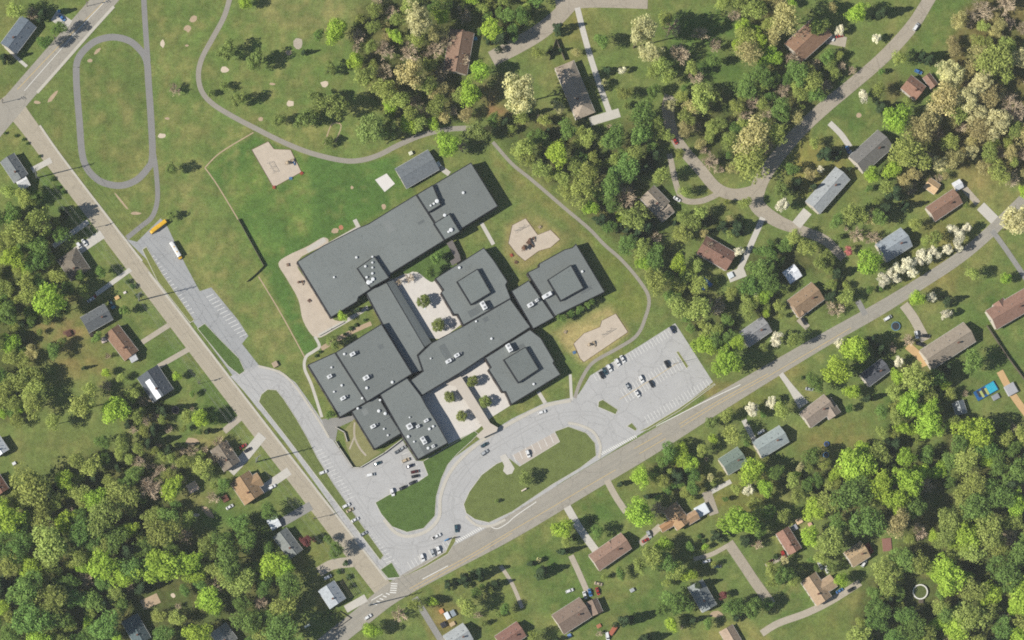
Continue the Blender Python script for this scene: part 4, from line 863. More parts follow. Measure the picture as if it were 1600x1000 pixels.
for q in [(505,738,(.9,-.36),'white','suv',PW),(579,742,(.96,-.2),'white','van',PB),(590,724,(.9,-.36),'teal','sedan',PB),(622,705,(.85,-.5),'grey','sedan',PB),(629,700,(.85,-.5),'silver','sedan',PB),(634,719,(.9,-.4),'tan','suv',PB),(641,728,(.9,-.36),'navy','sedan',PB),(648,737,(.97,-.2),'maroon','suv',PB),(649,744,(.97,-.2),'black','sedan',PB),
          (613,769,(.3,.95),'white','suv',PB),(630,762,(.87,-.4),'black','sedan',PB),(645,754,(.87,-.4),'dark','sedan',PB),(541,790,(.87,-.45),'white','suv',PW),(547,797,(.87,-.45),'tan','sedan',PW),(555,812,(.87,-.45),'white','sedan',PW),(568,834,(.87,-.5),'silver','sedan',PW),
          (682,838,(.87,-.45),'white','pickup','in the drive beside the front lawn'),(660,871,(.35,.94),'white','suv',PB),(676,864,(.35,.94),'silver','suv',PB),(685,859,(.35,.94),'white','suv',PB)]: car(*q, G2_)
G3_ = 'cars on the school drive'
for q in [(713,826,(.1,.99),'teal','suv','at the drive mouth by the crosswalk'),(847,644,(.93,-.3),'white','suv','on the school drive above the oval lawn'),(825,709,(.35,.94),'white','suv','in the visitor bays on the oval lawn'),(757,695,(.85,-.5),'teal','sedan','at the end of the covered walkway'),(757,707,(.8,-.6),'silver','suv','below the covered walkway')]: car(*q, G3_)
G4_ = 'cars at houses and on streets'
for q in [(124,384,(.6,.8),'white','suv','in the driveway north of the grey-brown hip-roofed house'),(132,379,(.6,.8),'white','sedan','in the driveway north of the grey-brown hip-roofed house'),(142,468,(.8,-.5),'white','sedan','beside the cluttered yard'),(174,474,(.5,.85),'teal','sedan','beside the cluttered yard'),(380,697,a2,'red','sedan','in the driveway of the dull brown house'),(387,703,a2,'black','sedan','in the driveway of the dull brown house'),(425,761,a2,'white','suv','in the driveway of the orange-brown cross-gabled house'),
          (359,792,(.85,-.5),'white','sedan','on the grass by the orange-brown cross-gabled house'),(512,902,(.9,-.42),'white','van','by the pale corner house'),(575,964,(.82,-.55),'white','suv','driving on the main road near the street corner'),(1431,42,(.55,-.83),'white','van','on the residential street in the north east'),(1435,112,(.9,.4),'blue','suv','beside the red-brown house'),(1298,60,(.8,.4),'white','suv','beside the broad brown house'),(1312,56,(.9,-.2),'red','sedan','beside the broad brown house'),(1325,234,(.4,.9),'blue','sedan','by the dark grey house under the lime-green tree'),(1331,241,(.4,.9),'white','sedan','by the dark grey house under the lime-green tree'),
          (1058,311,(.8,.5),'white','sedan','beside the grey-brown house in the fenced yard'),(1055,220,(.5,.85),'red','sedan','on the shaded residential lane'),(1263,486,(.8,-.55),'blue','sedan','beside the orange-brown house north of the main road'),(1387,497,(.85,-.5),'white','van','on the main road edge in the east'),(1256,502,(.5,.8),'dark','suv','near the main road driveway'),(1432,523,(.2,.97),'white','suv','at the long tan house'),(1447,525,(.9,.1),'black','suv','at the long tan house'),(1438,538,(.9,.3),'dark','pickup','at the long tan house'),(1265,608,(.97,.15),'silver','sedan','beside the white concrete driveway'),
          (890,923,(.9,-.35),'white','suv','on the lawn north of the taupe house'),(914,930,(.3,.95),'white','sedan','in the cluttered driveway'),(922,926,(.3,.95),'blue','sedan','in the cluttered driveway'),(934,924,(.3,.95),'red','sedan','in the cluttered driveway'),(935,912,(.9,.2),'tan','sedan','in the cluttered driveway'),(1014,835,(.4,.9),'silver','suv','beside the orange-brown house with a tan wing'),(1009,844,(.8,-.4),'red','sedan','beside the orange-brown house with a tan wing'),(949,994,(.2,.97),'white','van','at the south edge below the taupe house'),(1104,877,(.9,-.3),'white','suv','on the gravel drive by the southern lawns'),(1120,885,(.95,0),'teal','van','on the gravel drive by the southern lawns'),
          (1224,866,(.4,.9),'red','suv','by the narrow brown house in the wood'),(1203,878,(.8,-.5),'maroon','sedan','by the narrow brown house in the wood'),(1282,884,(.4,.9),'white','suv','north of the tan cross-winged house'),(1292,890,(.4,.9),'white','sedan','north of the tan cross-winged house'),(1330,921,(.85,-.5),'dark','suv','on the pale gravel drive'),(1312,923,(.8,-.5),'blue','sedan','on the pale gravel drive'),(1350,880,(.5,-.85),'white','suv','beside the small tan house'),(1189,675,(.85,-.5),'white','suv','beside the pale grey-green house'),(97,28,(.7,.7),'blue','sedan','on the concrete pad in the north west')]: car(*q, G4_)
rank_labels(car_items)

def bus(u, v, d, rgb, hood, label, length=11.2):
    x, y = P(u, v, 2.5); t = thing('school_bus', label, 'bus', (x, y, .05), math.atan2(-d[1], d[0]), 'school buses in the bus lot')
    bm_ = mat('bus_paint_%d_%d_%d' % rgb, A(*rgb), .4, .04, .6, 3, spec=.4); hm = mat('bus_paint_%d_%d_%d' % hood, A(*hood), .4, .04, .6, 3, spec=.4)
    h = length / 2
    rows = []; b = MB()
    for x_, k in ((-h, .97), (-h + .2, 1.0), (h - 1.7, 1.0), (h - 1.5, .96)):
        rows.append([(x_, -1.22 * k, .6), (x_, -1.22 * k, 2.6), (x_, -1.05 * k, 2.95), (x_, -.6 * k, 3.1), (x_, .6 * k, 3.1), (x_, 1.05 * k, 2.95), (x_, 1.22 * k, 2.6), (x_, 1.22 * k, .6)])
    b.v = [p for r in rows for p in r]
    for i in range(3):
        for k in range(8): b.f.append((i * 8 + k, (i + 1) * 8 + k, (i + 1) * 8 + (k + 1) % 8, i * 8 + (k + 1) % 8))
    b.f += [tuple(range(8)), tuple(range(31, 23, -1))]
    b.build('body', bm_, t)
    loft([(h - 1.5,.6,1.75,1),(h - .7,.6,1.65,.96),(h - .1,.65,1.45,.88),(h,.7,1.2,.8)], 1.1, .9).build('hood', hm, t)
    MB().box(h - 1.48, 0, 2.2, .12, 2.0, .8).build('windscreen', M_cargl, t)
    win = MB().box(0, 0, 0, .8, .06, .6).mesh('window')
    for k in range(10):
        for s_ in (-1, 1): mk('window', win, M_cargl, t, (-h + .9 + k * .86, s_ * 1.21, 2.15))
    for s_ in (-1, 1):
        MB().box(0, s_ * 1.23, 1.35, length - 2.2, .04, .12).build('side_stripe', M_udark, t)
        for x_ in (h - 1.3, -h + 2.6):
            w = mk('wheel', car_meshes('sedan')['wheel'], None, t, (x_, s_ * 1.05, .5)); w.scale = (1.5, 2.2, 1.5); mk('rim', car_meshes('sedan')['rim'], None, w)
        mk('headlight', car_meshes('sedan')['lamp'], None, t, (h - .05, s_ * .75, 1.0)); mk('taillight', car_meshes('sedan')['tail'], None, t, (-h, s_ * .9, 1.2))
        MB().box(h - .2, s_ * 1.35, 1.9, .1, .25, .4).build('mirror', M_udark, t)
    MB().box(-h * .4, 0, 3.12, .7, .7, .1).build('roof_hatch', hm, t); MB().box(h * .2, 0, 3.12, .7, .7, .1).build('roof_hatch', hm, t)
    MB().box(h + .05, 0, .65, .18, 2.1, .25).build('bumper', M_udark, t)
bus(247, 354, (-.80, .60), (232, 182, 48), (232, 182, 48), 'yellow school bus at the north end of the bus lot')
bus(275, 391, (.52, .85), (230, 230, 226), (226, 176, 50), 'school bus with white roof and yellow hood in the bus lot', 11.2)

# ------------------------------------------------------------------ poles and wires
M_pole = mat('weathered_pole_wood', A(112, 100, 86), .9, .15); M_steel = mat('galvanised_steel', A(150, 152, 150), .5, .08, metal=.3); M_wire = mat('aluminium_wire', A(120, 122, 120), .5, .05)
def pole(u, v, h, label, d, tall):
    x, y = P(u, v); t = thing('transmission_pole' if tall else 'utility_pole', label, 'utility pole', (x, y, 0), math.atan2(-d[1], d[0]), 'tall transmission poles' if tall else 'wooden utility poles')
    MB().cyl(0, 0, 0, h, .42 if tall else .18, .2 if tall else .12, n=10).build('pole', M_steel if tall else M_pole, t)
    arms = ((h - .6, 3.4), (h - 3.4, 4.2), (h - 6.2, 3.4)) if tall else ((h - .5, 2.6), (h - 1.6, 2.2))
    tips = []
    for z, w in arms:
        a = MB().box(0, 0, z, .16, w, .18).build('crossarm', M_steel if tall else M_pole, t)
        for s_ in (-1, 1):
            MB().cyl(0, s_ * (w / 2 - .15), z + .09, z + .5, .07, n=8).build('insulator', M_ugrey, a); tips.append((s_ * (w / 2 - .15), z + .5))
    if not tall: MB().cyl(.35, 0, h - 3.4, h - 2.4, .28, n=10).build('transformer', M_ugrey, t)
    c, s = math.cos(t.rotation_euler.z), math.sin(t.rotation_euler.z)
    return [(x - ty * s, y + ty * c, tz) for ty, tz in tips]
dl = (.6, .8)
tall = [pole(u, v, h, l, dl, True) for u, v, h, l in [(57,278,27,'tall transmission pole by the grey and white house'),(217,470,27,'tall transmission pole across from the bus lot bays'),(400,722,27,'tall transmission pole by the concrete driveway on the tan street'),(576,946,25,'tall transmission pole at the south street corner')]]
small = [pole(u, v, h, l, dl, False) for u, v, h, l in [(140,358,11,'wooden utility pole across from the bus lot entrance'),(310,600,11,'wooden utility pole across from the school drive entrance'),(490,811,11,'wooden utility pole beside the staff car park strip')]]
[pole(u, v, h, l, (-.66, .75), False) for u, v, h, l in [(86,64,11,'wooden utility pole beside the north west road by the blue-grey house'),(136,10,11,'wooden utility pole at the north end of the corner road'),(4,161,11,'wooden utility pole at the west junction')]]
def wires(poles, label, cat='power line'):
    for k in range(min(6, len(poles[0]))):
        b = MB()
        for i in range(len(poles) - 1):
            a, c = Vector(poles[i][k]), Vector(poles[i + 1][k]); sag = (c - a).length * .018; prev = a
            for q in range(1, 9):
                f = q / 8; p = a.lerp(c, f); p.z -= sag * 4 * f * (1 - f); b.bar(prev, p, .02, n=3); prev = p
        o = b.build('power_wire', M_wire); tag(o, ['top', 'top', 'middle', 'middle', 'lowest', 'lowest'][k] + label.split()[0].replace('pale', '').replace('low', '') + ' ' + ' '.join(label.split()[1:]) + [' on their house side', ' on their street side'][k % 2], cat, 'wires along the tan street')
wires(tall, 'pale power wire strung between the tall transmission poles'); wires([s_[:2] for s_ in small], 'low power wire strung between the wooden poles along the street')
x, y = P(1052, 569); lp_ = thing('lot_lamp', 'slim lamp post on the thin island in the main parking lot', 'lamp post', (x, y, .1))
MB().cyl(0, 0, 0, 10.5, .14, .08, n=8).build('post', M_steel, lp_); MB().bar((0, 0, 10.4), (1.8, .3, 10.7), .06).build('arm', M_steel, lp_); MB().box(2.1, .35, 10.7, .8, .35, .16).build('lamp_head', M_udark, lp_)
# ------------------------------------------------------------------ fences
M_board = mat('grey_fence_board', A(104, 96, 84), .9, .18, 1, 5)
def fence(label, pts, h=1.8, m_=None, step=2.4, name='board_fence'):
    xy = PP(pts); t = thing(name, label, 'fence', (*xy[0], 0)); ox, oy = xy[0]; pm = MB().box(0, 0, (h + .1) / 2, .14, .14, h + .1).mesh('post')
    for i in range(len(xy) - 1):
        a, c = Vector(xy[i]), Vector(xy[i + 1]); d = (c - a).length; n = max(1, round(d / step)); e = (c - a) / d; ang = math.atan2(e.y, e.x)
        bm_ = MB().box(0, 0, h / 2 + .04, d / n - .15, .05, h - .08).mesh('panel')
        for k in range(n):
            p = a + e * (d * k / n); mk('post', pm, M_pole, t, (p.x - ox, p.y - oy, 0), ang); q = a + e * (d * (k + .5) / n); mk('panel', bm_, m_ or M_board, t, (q.x - ox, q.y - oy, 0), ang)
fence('solid board fence across the field west of the long school wing', [(372,343),(390,376),(412,416),(398,430),(385,441)], 2.0)
fence('dark privacy fence running down the east yard', [(1541,509),(1572,556),(1606,602)], 2.2)
fence('thin fence around the grey-brown house yard', [(988,278),(988,314),(1028,368),(1062,362)], 1.2)
fence('white garden fence by the large shady yard', [(52,396),(62,408),(82,392)], 1.0, M_white)
fence('low fence along the corner house lawn', [(500,965),(530,955),(548,966),(520,986)], 1.0)
fence('timber fence by the long tan-grey house', [(858,94),(868,62),(882,95)], 2.6)
# ------------------------------------------------------------------ play equipment
M_play = [mat('play_brown', A(112, 84, 66), .6, .1), mat('play_blue', A(70, 120, 170), .5, .05), mat('play_red', A(176, 80, 66), .5, .05), mat('play_tan', A(176, 158, 132), .6, .05)]
def play(u, v, rot, label, c1=0, c2=1, sc=1.0):
    t = thing('play_structure', label, 'playground', (*P(u, v), .06), rot); t.scale = (sc, sc, sc)
    pm = MB().cyl(0, 0, 0, 2.9, .07, n=8).mesh('post')
    for x_, y_ in ((-2, -1), (-2, 1), (0, -1), (0, 1), (2, -1), (2, 1), (4, -1), (4, 1)): mk('post', pm, M_play[0], t, (x_, y_, 0))
    for x_, z_ in ((-1, 1.2), (3, 1.5)): MB().box(x_, 0, z_, 2, 2, .12).build('deck', M_play[c1], t)
    m = MB(); m.quad((-2.2, -1.2, 2.7), (.2, -1.2, 2.7), (-1, 0, 3.7)); m.quad((.2, -1.2, 2.7), (.2, 1.2, 2.7), (-1, 0, 3.7)); m.quad((.2, 1.2, 2.7), (-2.2, 1.2, 2.7), (-1, 0, 3.7)); m.quad((-2.2, 1.2, 2.7), (-2.2, -1.2, 2.7), (-1, 0, 3.7)); m.build('canopy', M_play[c1], t)
    m = MB(); m.quad((2.6, -1, 1.5), (3.4, -1, 1.5), (3.4, -4, .2), (2.6, -4, .2)); m.quad((2.6, -1, 1.5), (2.6, -4, .2), (2.55, -4, .5), (2.55, -1, 1.8)); m.quad((3.4, -4, .2), (3.4, -1, 1.5), (3.45, -1, 1.8), (3.45, -4, .5)); m.build('slide', M_play[c2], t)
    m = MB()
    for k in range(6): m.bar((.2 + k * .33, -.6, 1.9), (.2 + k * .33, .6, 1.9), .04)
    m.bar((0, -.6, 1.9), (2, -.6, 1.9), .05).bar((0, .6, 1.9), (2, .6, 1.9), .05); m.build('monkey_bars', M_play[0], t)
    m = MB()
    for k in range(5): m.bar((-2.1 - k * .18, -.5, 1.1 - k * .22), (-2.1 - k * .18, .5, 1.1 - k * .22), .04)
    m.build('ladder', M_play[0], t)
def swings(u, v, rot, label):
    t = thing('swing_set', label, 'swing set', (*P(u, v), .06), rot)
    for x_ in (-3.2, 0, 3.2):
        m = MB(); m.bar((x_, -1.1, 0), (x_, 0, 2.5), .06).bar((x_, 1.1, 0), (x_, 0, 2.5), .06); m.build('frame_leg', M_steel, t)
    MB().bar((-3.3, 0, 2.5), (3.3, 0, 2.5), .07).build('top_beam', M_steel, t)
    for x_ in (-2.3, -1, 1, 2.3):
        s_ = MB().box(x_, 0, .5, .45, .2, .04).build('seat', M_udark, t); MB().bar((x_ - .2, 0, .5), (x_ - .2, 0, 2.45), .015).bar((x_ + .2, 0, .5), (x_ + .2, 0, 2.45), .015).build('chain', M_steel, s_)
play(451, 254, .5, 'small climbing frame with slide on the timber-edged playground in the field', 3, 1, .8)
swings(424, 262, -1.05, 'swing set on the timber-edged playground in the field')
play(820, 386, .9, 'brown climbing frame on the sand playground by the north pod', 0, 0, 1.05); play(829, 374, .4, 'smaller brown climber beside the larger one by the north pod', 0, 3, .6)
swings(812, 358, .5, 'swing set on the sand playground by the north pod'); play(922, 538, .5, 'pale climbing frame on the sand playground by the parking lot', 3, 3, .7); swings(948, 520, .55, 'swing set on the sand playground by the parking lot')
play(468, 441, .2, 'small dark climber on the bare yard west of the long wing', 0, 0, .55)
def bench(u, v, rot, label, m_):
    t = thing('picnic_table', label, 'picnic table', (*P(u, v), .05), rot)
    MB().box(0, 0, .74, 1.9, .75, .06).build('table_top', m_, t)
    for s_ in (-1, 1): MB().box(0, s_ * .75, .44, 1.9, .28, .05).build('seat', m_, t); MB().bar((s_ * .7, -.75, 0), (s_ * .7, .35, .72), .05).bar((s_ * .7, .75, 0), (s_ * .7, -.35, .72), .05).build('leg', m_, t)
for i, (u, v, c) in enumerate([(454,279,1),(471,271,2),(428,293,2),(799,399,2),(806,410,0),(897,551,1),(883,519,3),(450,414,0),(483,470,0),(430,568,0),(843,355,3)]):
    bench(u, v, i * .7, ['blue picnic table at the south side of the field playground','rust picnic table at the east corner of the field playground','rust picnic table at the south corner of the field playground','red picnic table beside the sand playground by the north pod','brown picnic table between the pods by the sand playground','blue picnic table west of the parking lot playground','tan picnic table in the shade of the south east pod trees','brown picnic table at the north corner of the bare yard','brown picnic table low on the bare yard','brown picnic table above the school drive entrance','tan picnic table just above the sand playground notch'][i], M_play[c])
# ------------------------------------------------------------------ pools, trampolines, yard clutter
M_water = mat('green_pool_water', A(96, 106, 58), .1, .1, .5, 2, spec=.5); M_turq = mat('turquoise_pool_water', A(60, 178, 200), .1, .06, .5, 2, spec=.5)
t = thing('round_pool', 'round above-ground pool with white rim and green water in the wood', 'pool', (*P(1437, 925), 0))
MB().cyl(0, 0, 0, 1.25, 4.3, n=32, cap=False).build('pool_wall', M_ugrey, t); MB().cyl(0, 0, 1.0, 1.05, 4.25, n=32).build('water', M_water, t)
o_ = [(4.5 * math.cos(k * math.pi / 16), 4.5 * math.sin(k * math.pi / 16)) for k in range(32)]; i_ = [(3.75 * x / 4.5, 3.75 * y / 4.5) for x, y in o_]; MB().ring(o_, i_, 1.28).build('rim', M_white, t); MB().box(.5, -5.6, .6, 2.6, 2, 1.1).build('deck', M_board, t)
t = thing('rectangular_pool', 'turquoise rectangular pool half covered with yellow and dark tarps', 'pool', (*P(1540, 611), 0), R30)
MB().box(0, 0, .45, 13.5, 6, .9).build('pool_wall', mat('pool_liner_blue', A(44, 96, 150), .5, .1), t); MB().box(3.6, 0, .92, 5.6, 5.4, .06).build('water', M_turq, t)
for k in range(4): MB().box(-4.6 + k * 1.6, (-1) ** k * .5, .98 + .02 * k, 1.4, 4.2, .08).build('tarp', M_udark if k % 2 == 0 else mat('tarp_yellow', A(178, 186, 110), .6, .1), t)
def tramp(u, v, r, label, rgb):
    t = thing('trampoline', label, 'trampoline', (*P(u, v), 0)); MB().cyl(0, 0, .8, .84, r * .85, n=24).build('mat', M_udark, t)
    o_ = [(r * math.cos(k * math.pi / 12), r * math.sin(k * math.pi / 12)) for k in range(24)]; MB().ring(o_, [(x * .82, y * .82) for x, y in o_], .88).build('pad', mat('pad_%d' % rgb[0], A(*rgb), .6, .05), t)
    lm_ = MB().cyl(0, 0, 0, .86, .05, n=6).mesh('leg')
    for k in range(6): mk('leg', lm_, M_steel, t, (r * .9 * math.cos(k * 1.047), r * .9 * math.sin(k * 1.047), 0))
tramp(1399, 510, 2.7, 'round blue-grey trampoline north of the main road driveway', (96, 132, 152)); tramp(1290, 711, 1.7, 'small light blue trampoline south of the taupe L-shaped house', (110, 170, 220)); tramp(1291, 694, 1.5, 'small deep blue trampoline on dry grass by the taupe L-shaped house', (60, 110, 190)); tramp(274, 641, 2.2, 'pinkish round trampoline on the lawn below the dark slate house', (190, 160, 150))
def clutter(name, label, u, v, w, l, h, rgb, rot=0.5, cat='box'):
    t = thing(name, label, cat, (*P(u, v, h), 0), rot); c_ = mat('clutter_%d_%d_%d' % rgb, A(*rgb), .7, .1)
    MB().box(0, 0, h * .45, w, l, h * .9).build('body', c_, t); MB().box(0, 0, h * .95, w * 1.08, l * 1.08, h * .1, taper=.9).build('lid', c_, t)
    return t
for a__ in [('utility_trailer','dark red trailer beside the small tan house',1358,857,3,6,1.9,(140,60,52),.5,'trailer'),('utility_trailer','white trailer south of the brown ranch house',958,985,2.4,5.5,1.6,(176,104,80),-.6,'trailer'),('storage_box','white storage box on the terrace of the dark brown house',1142,430,3,3,1.2,(220,226,230)),('storage_box','blue tarp bundle by the dark brown house',1104,440,2,7,.8,(60,120,190),.9),('storage_box','long blue tarp bundle in the shade by the dark brown house',1094,447,1.6,6,.7,(50,96,160),.9),
            ('pool_house','white pool house roof beside the orange-brown house with a tan wing',1097,797,7,6,2.3,(226,232,236),.5,'shed'),('storage_box','grey rounded tarp heap on the sand beside the turquoise pool',1580,608,6,6,1.8,(176,176,178)),('storage_box','grey tarp heap south of the turquoise pool',1556,620,4,3,1.2,(150,152,156)),
            ('storage_box','white crate in the junk yard, northernmost of the pile',699,962,2.5,4,1.4,(226,230,234)),('storage_box','grey crate in the junk yard beside the white crate',708,958,2.5,3.5,1.4,(150,160,168)),('storage_box','orange crate in the junk yard',690,955,2.2,2.5,1.0,(204,140,92)),('storage_box','tan crate in the junk yard below the white crate',707,975,3,2.2,1.0,(200,176,140)),('storage_box','dark crate in the junk yard',693,976,3,3,1.5,(60,60,64)),
            ('garden_chest','pale chest by the taupe house, west of its roof edge',887,986,2.5,1.6,1.0,(226,226,226)),('garden_chest','blue chest at the south side of the taupe house',890,993,2,2,1.0,(120,150,196)),('garden_chest','rust chest on the lawn below the taupe house',936,978,2.5,2,.8,(180,120,90)),('garden_chest','white chest on the lawn east of the brown ranch house',1082,856,2,2,1.4,(220,214,204)),('garden_chest','pale box on the lawn by the brown ranch house',988,922,2.4,2,1.3,(176,180,182)),
            ('garden_chest','white chest by the small white house at the west edge',22,724,2,1.6,.9,(226,226,226)),('garden_chest','brown fire bin in the bare yard',107,521,3,3,1.5,(92,62,54)),('garden_chest','red-white cabinet beside the long brown house',162,531,3,3,1.8,(206,190,180)),('garden_chest','dark bin beside the long brown house',143,523,2,2,1.6,(64,56,54)),('garden_chest','brown hot tub behind the orange-brown cross-gabled house',352,779,3.4,3.4,1.2,(120,80,66)),
            ('garden_chest','white cabinet behind the long brown house wall',188,548,2,4,1.6,(230,220,216)),('utility_box','tan utility box beside the school drive entrance lawn',430,569,3,3,1.4,(180,160,136)),('sign_board','blue school sign board at the drive mouth',698,843,2.6,.6,2.0,(80,140,190),.5,'sign'),('sign_board','dark sign board beside the crosswalk on the drive mouth',711,840,2.4,.6,1.8,(60,60,62),.2,'sign'),('sign_board','pale sign board on the oval lawn near the main road',819,765,3,.8,1.8,(220,206,190),.5,'sign'),
            ('garden_chest','white bin by the portable classroom porch',684,257,3,3,2.0,(226,228,228)),('garden_chest','pale chest at the north side of the portable classroom',642,239,2,2,1.5,(220,220,196)),('garden_chest','orange box in the cluttered yard by the tan street',183,465,2.5,2,1.0,(214,176,120)),('garden_chest','white box in the cluttered yard by the tan street',195,457,1.6,1.2,.8,(230,220,214)),('garden_chest','teal box in the cluttered yard by the tan street',177,480,2.5,1.6,1.0,(70,140,156)),('garden_chest','red box in the cluttered yard by the tan street',148,463,1.5,1.5,.9,(150,60,70)),
            ('garden_chest','white box at the wood clearing in the south west',222,921,2.4,2,1.4,(220,226,220)),('garden_chest','pale lawn chest by the corner house fence',480,978,3.5,1.2,.7,(214,220,206)),('garden_chest','blue tub behind the big brown house by the north street',743,60,2,2,1.0,(90,170,210)),('garden_chest','blue box on the north west concrete pad',92,17,1.4,1.4,1.2,(60,150,200)),('garden_chest','pale box by the terrace of the narrow brown house',1249,814,3.5,3,1.4,(228,196,160)),('garden_chest','grey box behind the narrow brown house',1242,824,3,3,1.4,(158,160,170)),('garden_chest','pink box behind the narrow brown house',1266,819,2,2,1,(212,170,150)),('garden_chest','rust deck box east of the small tan house',1386,851,5,7,.5,(150,110,98),.1)]: clutter(*a__)
x, y = P(541, 921, 2.6); t = thing('pergola', 'slatted dark pergola behind the pale corner house', 'pergola', (x, y, 0), math.atan2(.83, -.55) + math.pi)
pm = MB().box(0, 0, 1.3, .14, .14, 2.6).mesh('post'); smh = MB().box(0, 0, 0, 10.5, .1, .18).mesh('slat')
for x_ in (-5, 5):
    for y_ in (-3.4, 3.4): mk('post', pm, M_board, t, (x_, y_, 0))
for k in range(8): mk('slat', smh, M_board, t, (0, -3.4 + k * .97, 2.75))
for x_ in (-5, 5): MB().box(x_, 0, 2.56, .14, 7.2, .2).build('beam', M_board, t)

# ------------------------------------------------------------------ trees
LEAFGAIN = 1.62
def leaf_mat(name, rgb, trans=.35, hue=.02, val=.16, tcol=None):
    m = bpy.data.materials.new(name); m.use_nodes = True; t = m.node_tree; t.nodes.remove(t.nodes['Principled BSDF']); out = t.nodes['Material Output']
    at = t.nodes.new('ShaderNodeAttribute'); at.attribute_name = 'tint'
    oi = t.nodes.new('ShaderNodeObjectInfo')
    base = t.nodes.new('ShaderNodeMix'); base.data_type = 'RGBA'; base.blend_type = 'MULTIPLY'; base.inputs[0].default_value = 1.0
    base.inputs[6].default_value = (*[min(.9, c * LEAFGAIN) for c in A(*rgb)], 1); t.links.new(at.outputs['Color'], base.inputs[7])
    hs = t.nodes.new('ShaderNodeHueSaturation'); t.links.new(base.outputs[2], hs.inputs['Color'])
    m1 = t.nodes.new('ShaderNodeMapRange'); m1.inputs[3].default_value = .5 - hue; m1.inputs[4].default_value = .5 + hue; t.links.new(oi.outputs['Random'], m1.inputs[0]); t.links.new(m1.outputs[0], hs.inputs['Hue'])
    mul = t.nodes.new('ShaderNodeMath'); mul.operation = 'MULTIPLY'; mul.inputs[1].default_value = 7.31; t.links.new(oi.outputs['Random'], mul.inputs[0])
    fr = t.nodes.new('ShaderNodeMath'); fr.operation = 'FRACT'; t.links.new(mul.outputs[0], fr.inputs[0])
    m2 = t.nodes.new('ShaderNodeMapRange'); m2.inputs[3].default_value = 1 - val; m2.inputs[4].default_value = 1 + val; t.links.new(fr.outputs[0], m2.inputs[0]); t.links.new(m2.outputs[0], hs.inputs['Value'])
    d = t.nodes.new('ShaderNodeBsdfDiffuse'); t.links.new(hs.outputs[0], d.inputs[0])
    if trans > 0:
        tr = t.nodes.new('ShaderNodeBsdfTranslucent'); t.links.new(hs.outputs[0], tr.inputs[0])
        mx = t.nodes.new('ShaderNodeMixShader'); mx.inputs[0].default_value = trans; t.links.new(d.outputs[0], mx.inputs[1]); t.links.new(tr.outputs[0], mx.inputs[2]); t.links.new(mx.outputs[0], out.inputs[0])
    else: t.links.new(d.outputs[0], out.inputs[0])
    return m
def crown_mesh(seed, n_lobes, n_leaf, size, lobe_r=(.26, .4), fill=1.0, squash=.8, flat_tint=.14, cone=False, shell=.62):
    """leaf-sized faces on clumps spread through a crown of radius 1, base at z=0, top near 2*squash"""
    q = np.random.default_rng(seed); c = []; tries = 0
    while len(c) < n_lobes and tries < 4000:
        tries += 1; p = q.normal(size=3); p /= np.linalg.norm(p); p *= q.uniform(shell, .98) if q.random() < .8 else q.uniform(.1, shell)
        if cone:
            z = q.random(); a = q.random() * 6.283; rr = (1 - z) * .8 * math.sqrt(q.random()) + .02; p = np.array([rr * math.cos(a), rr * math.sin(a), z * 2 - 1])
        if p[2] < -.55 and not cone: continue
        wob = 1 + .22 * math.sin(2 * math.atan2(p[1], p[0]) + seed) * (0 if shell > .8 else 1) + .14 * math.sin(3 * math.atan2(p[1], p[0]) + seed * 1.7) * (0 if shell > .8 else 1) + .08 * math.sin(5 * math.atan2(p[1], p[0]) + seed * 2.1)
        p = p * np.array([wob * .78, wob * .78, .78])
        c.append(p)
    c = np.array(c); r = q.uniform(*lobe_r, len(c)); 
    if cone: r = r * (1.05 - .45 * (c[:, 2] + 1) / 2) * .75
    tl = q.uniform(1 - flat_tint * 1.5, 1 + flat_tint * 1.5, len(c))
    wgt = r ** 2; k = q.choice(len(c), n_leaf, p=wgt / wgt.sum())
    d = q.normal(size=(n_leaf, 3)); d /= np.linalg.norm(d, axis=1)[:, None]; d[:, 2] = np.where(d[:, 2] < -.35, -d[:, 2], d[:, 2])
    pos = c[k] + d * (r[k] * q.uniform(.72, 1.06, n_leaf) * fill)[:, None]
    nrm = d + q.normal(size=(n_leaf, 3)) * .55; nrm /= np.linalg.norm(nrm, axis=1)[:, None]
    up = q.normal(size=(n_leaf, 3)); t1 = np.cross(nrm, up); t1 /= np.linalg.norm(t1, axis=1)[:, None]; t2 = np.cross(nrm, t1)
    s = (size * q.uniform(.6, 1.3, n_leaf))[:, None]; s2 = s * q.uniform(.55, .95, n_leaf)[:, None]
    v = np.stack([pos - t1 * s - t2 * s2 * .4, pos + t1 * s * .3 - t2 * s2, pos + t1 * s + t2 * s2 * .4, pos - t1 * s * .3 + t2 * s2], 1)
    v[..., 2] = (v[..., 2] + 1) * squash
    tint = tl[k] * q.uniform(1 - flat_tint, 1 + flat_tint, n_leaf)
    me = bpy.data.meshes.new('crown'); nv = n_leaf * 4
    me.vertices.add(nv); me.vertices.foreach_set('co', v.reshape(-1)); me.loops.add(nv); me.loops.foreach_set('vertex_index', np.arange(nv, dtype=np.int32))
    me.polygons.add(n_leaf); me.polygons.foreach_set('loop_start', np.arange(0, nv, 4, dtype=np.int32)); me.update(calc_edges=True)
    ca = me.color_attributes.new('tint', 'FLOAT_COLOR', 'POINT'); tc = np.repeat(tint, 4); ca.data.foreach_set('color', np.stack([tc, tc, tc * .97, np.ones(nv)], 1).ravel().astype(np.float32))
    return me
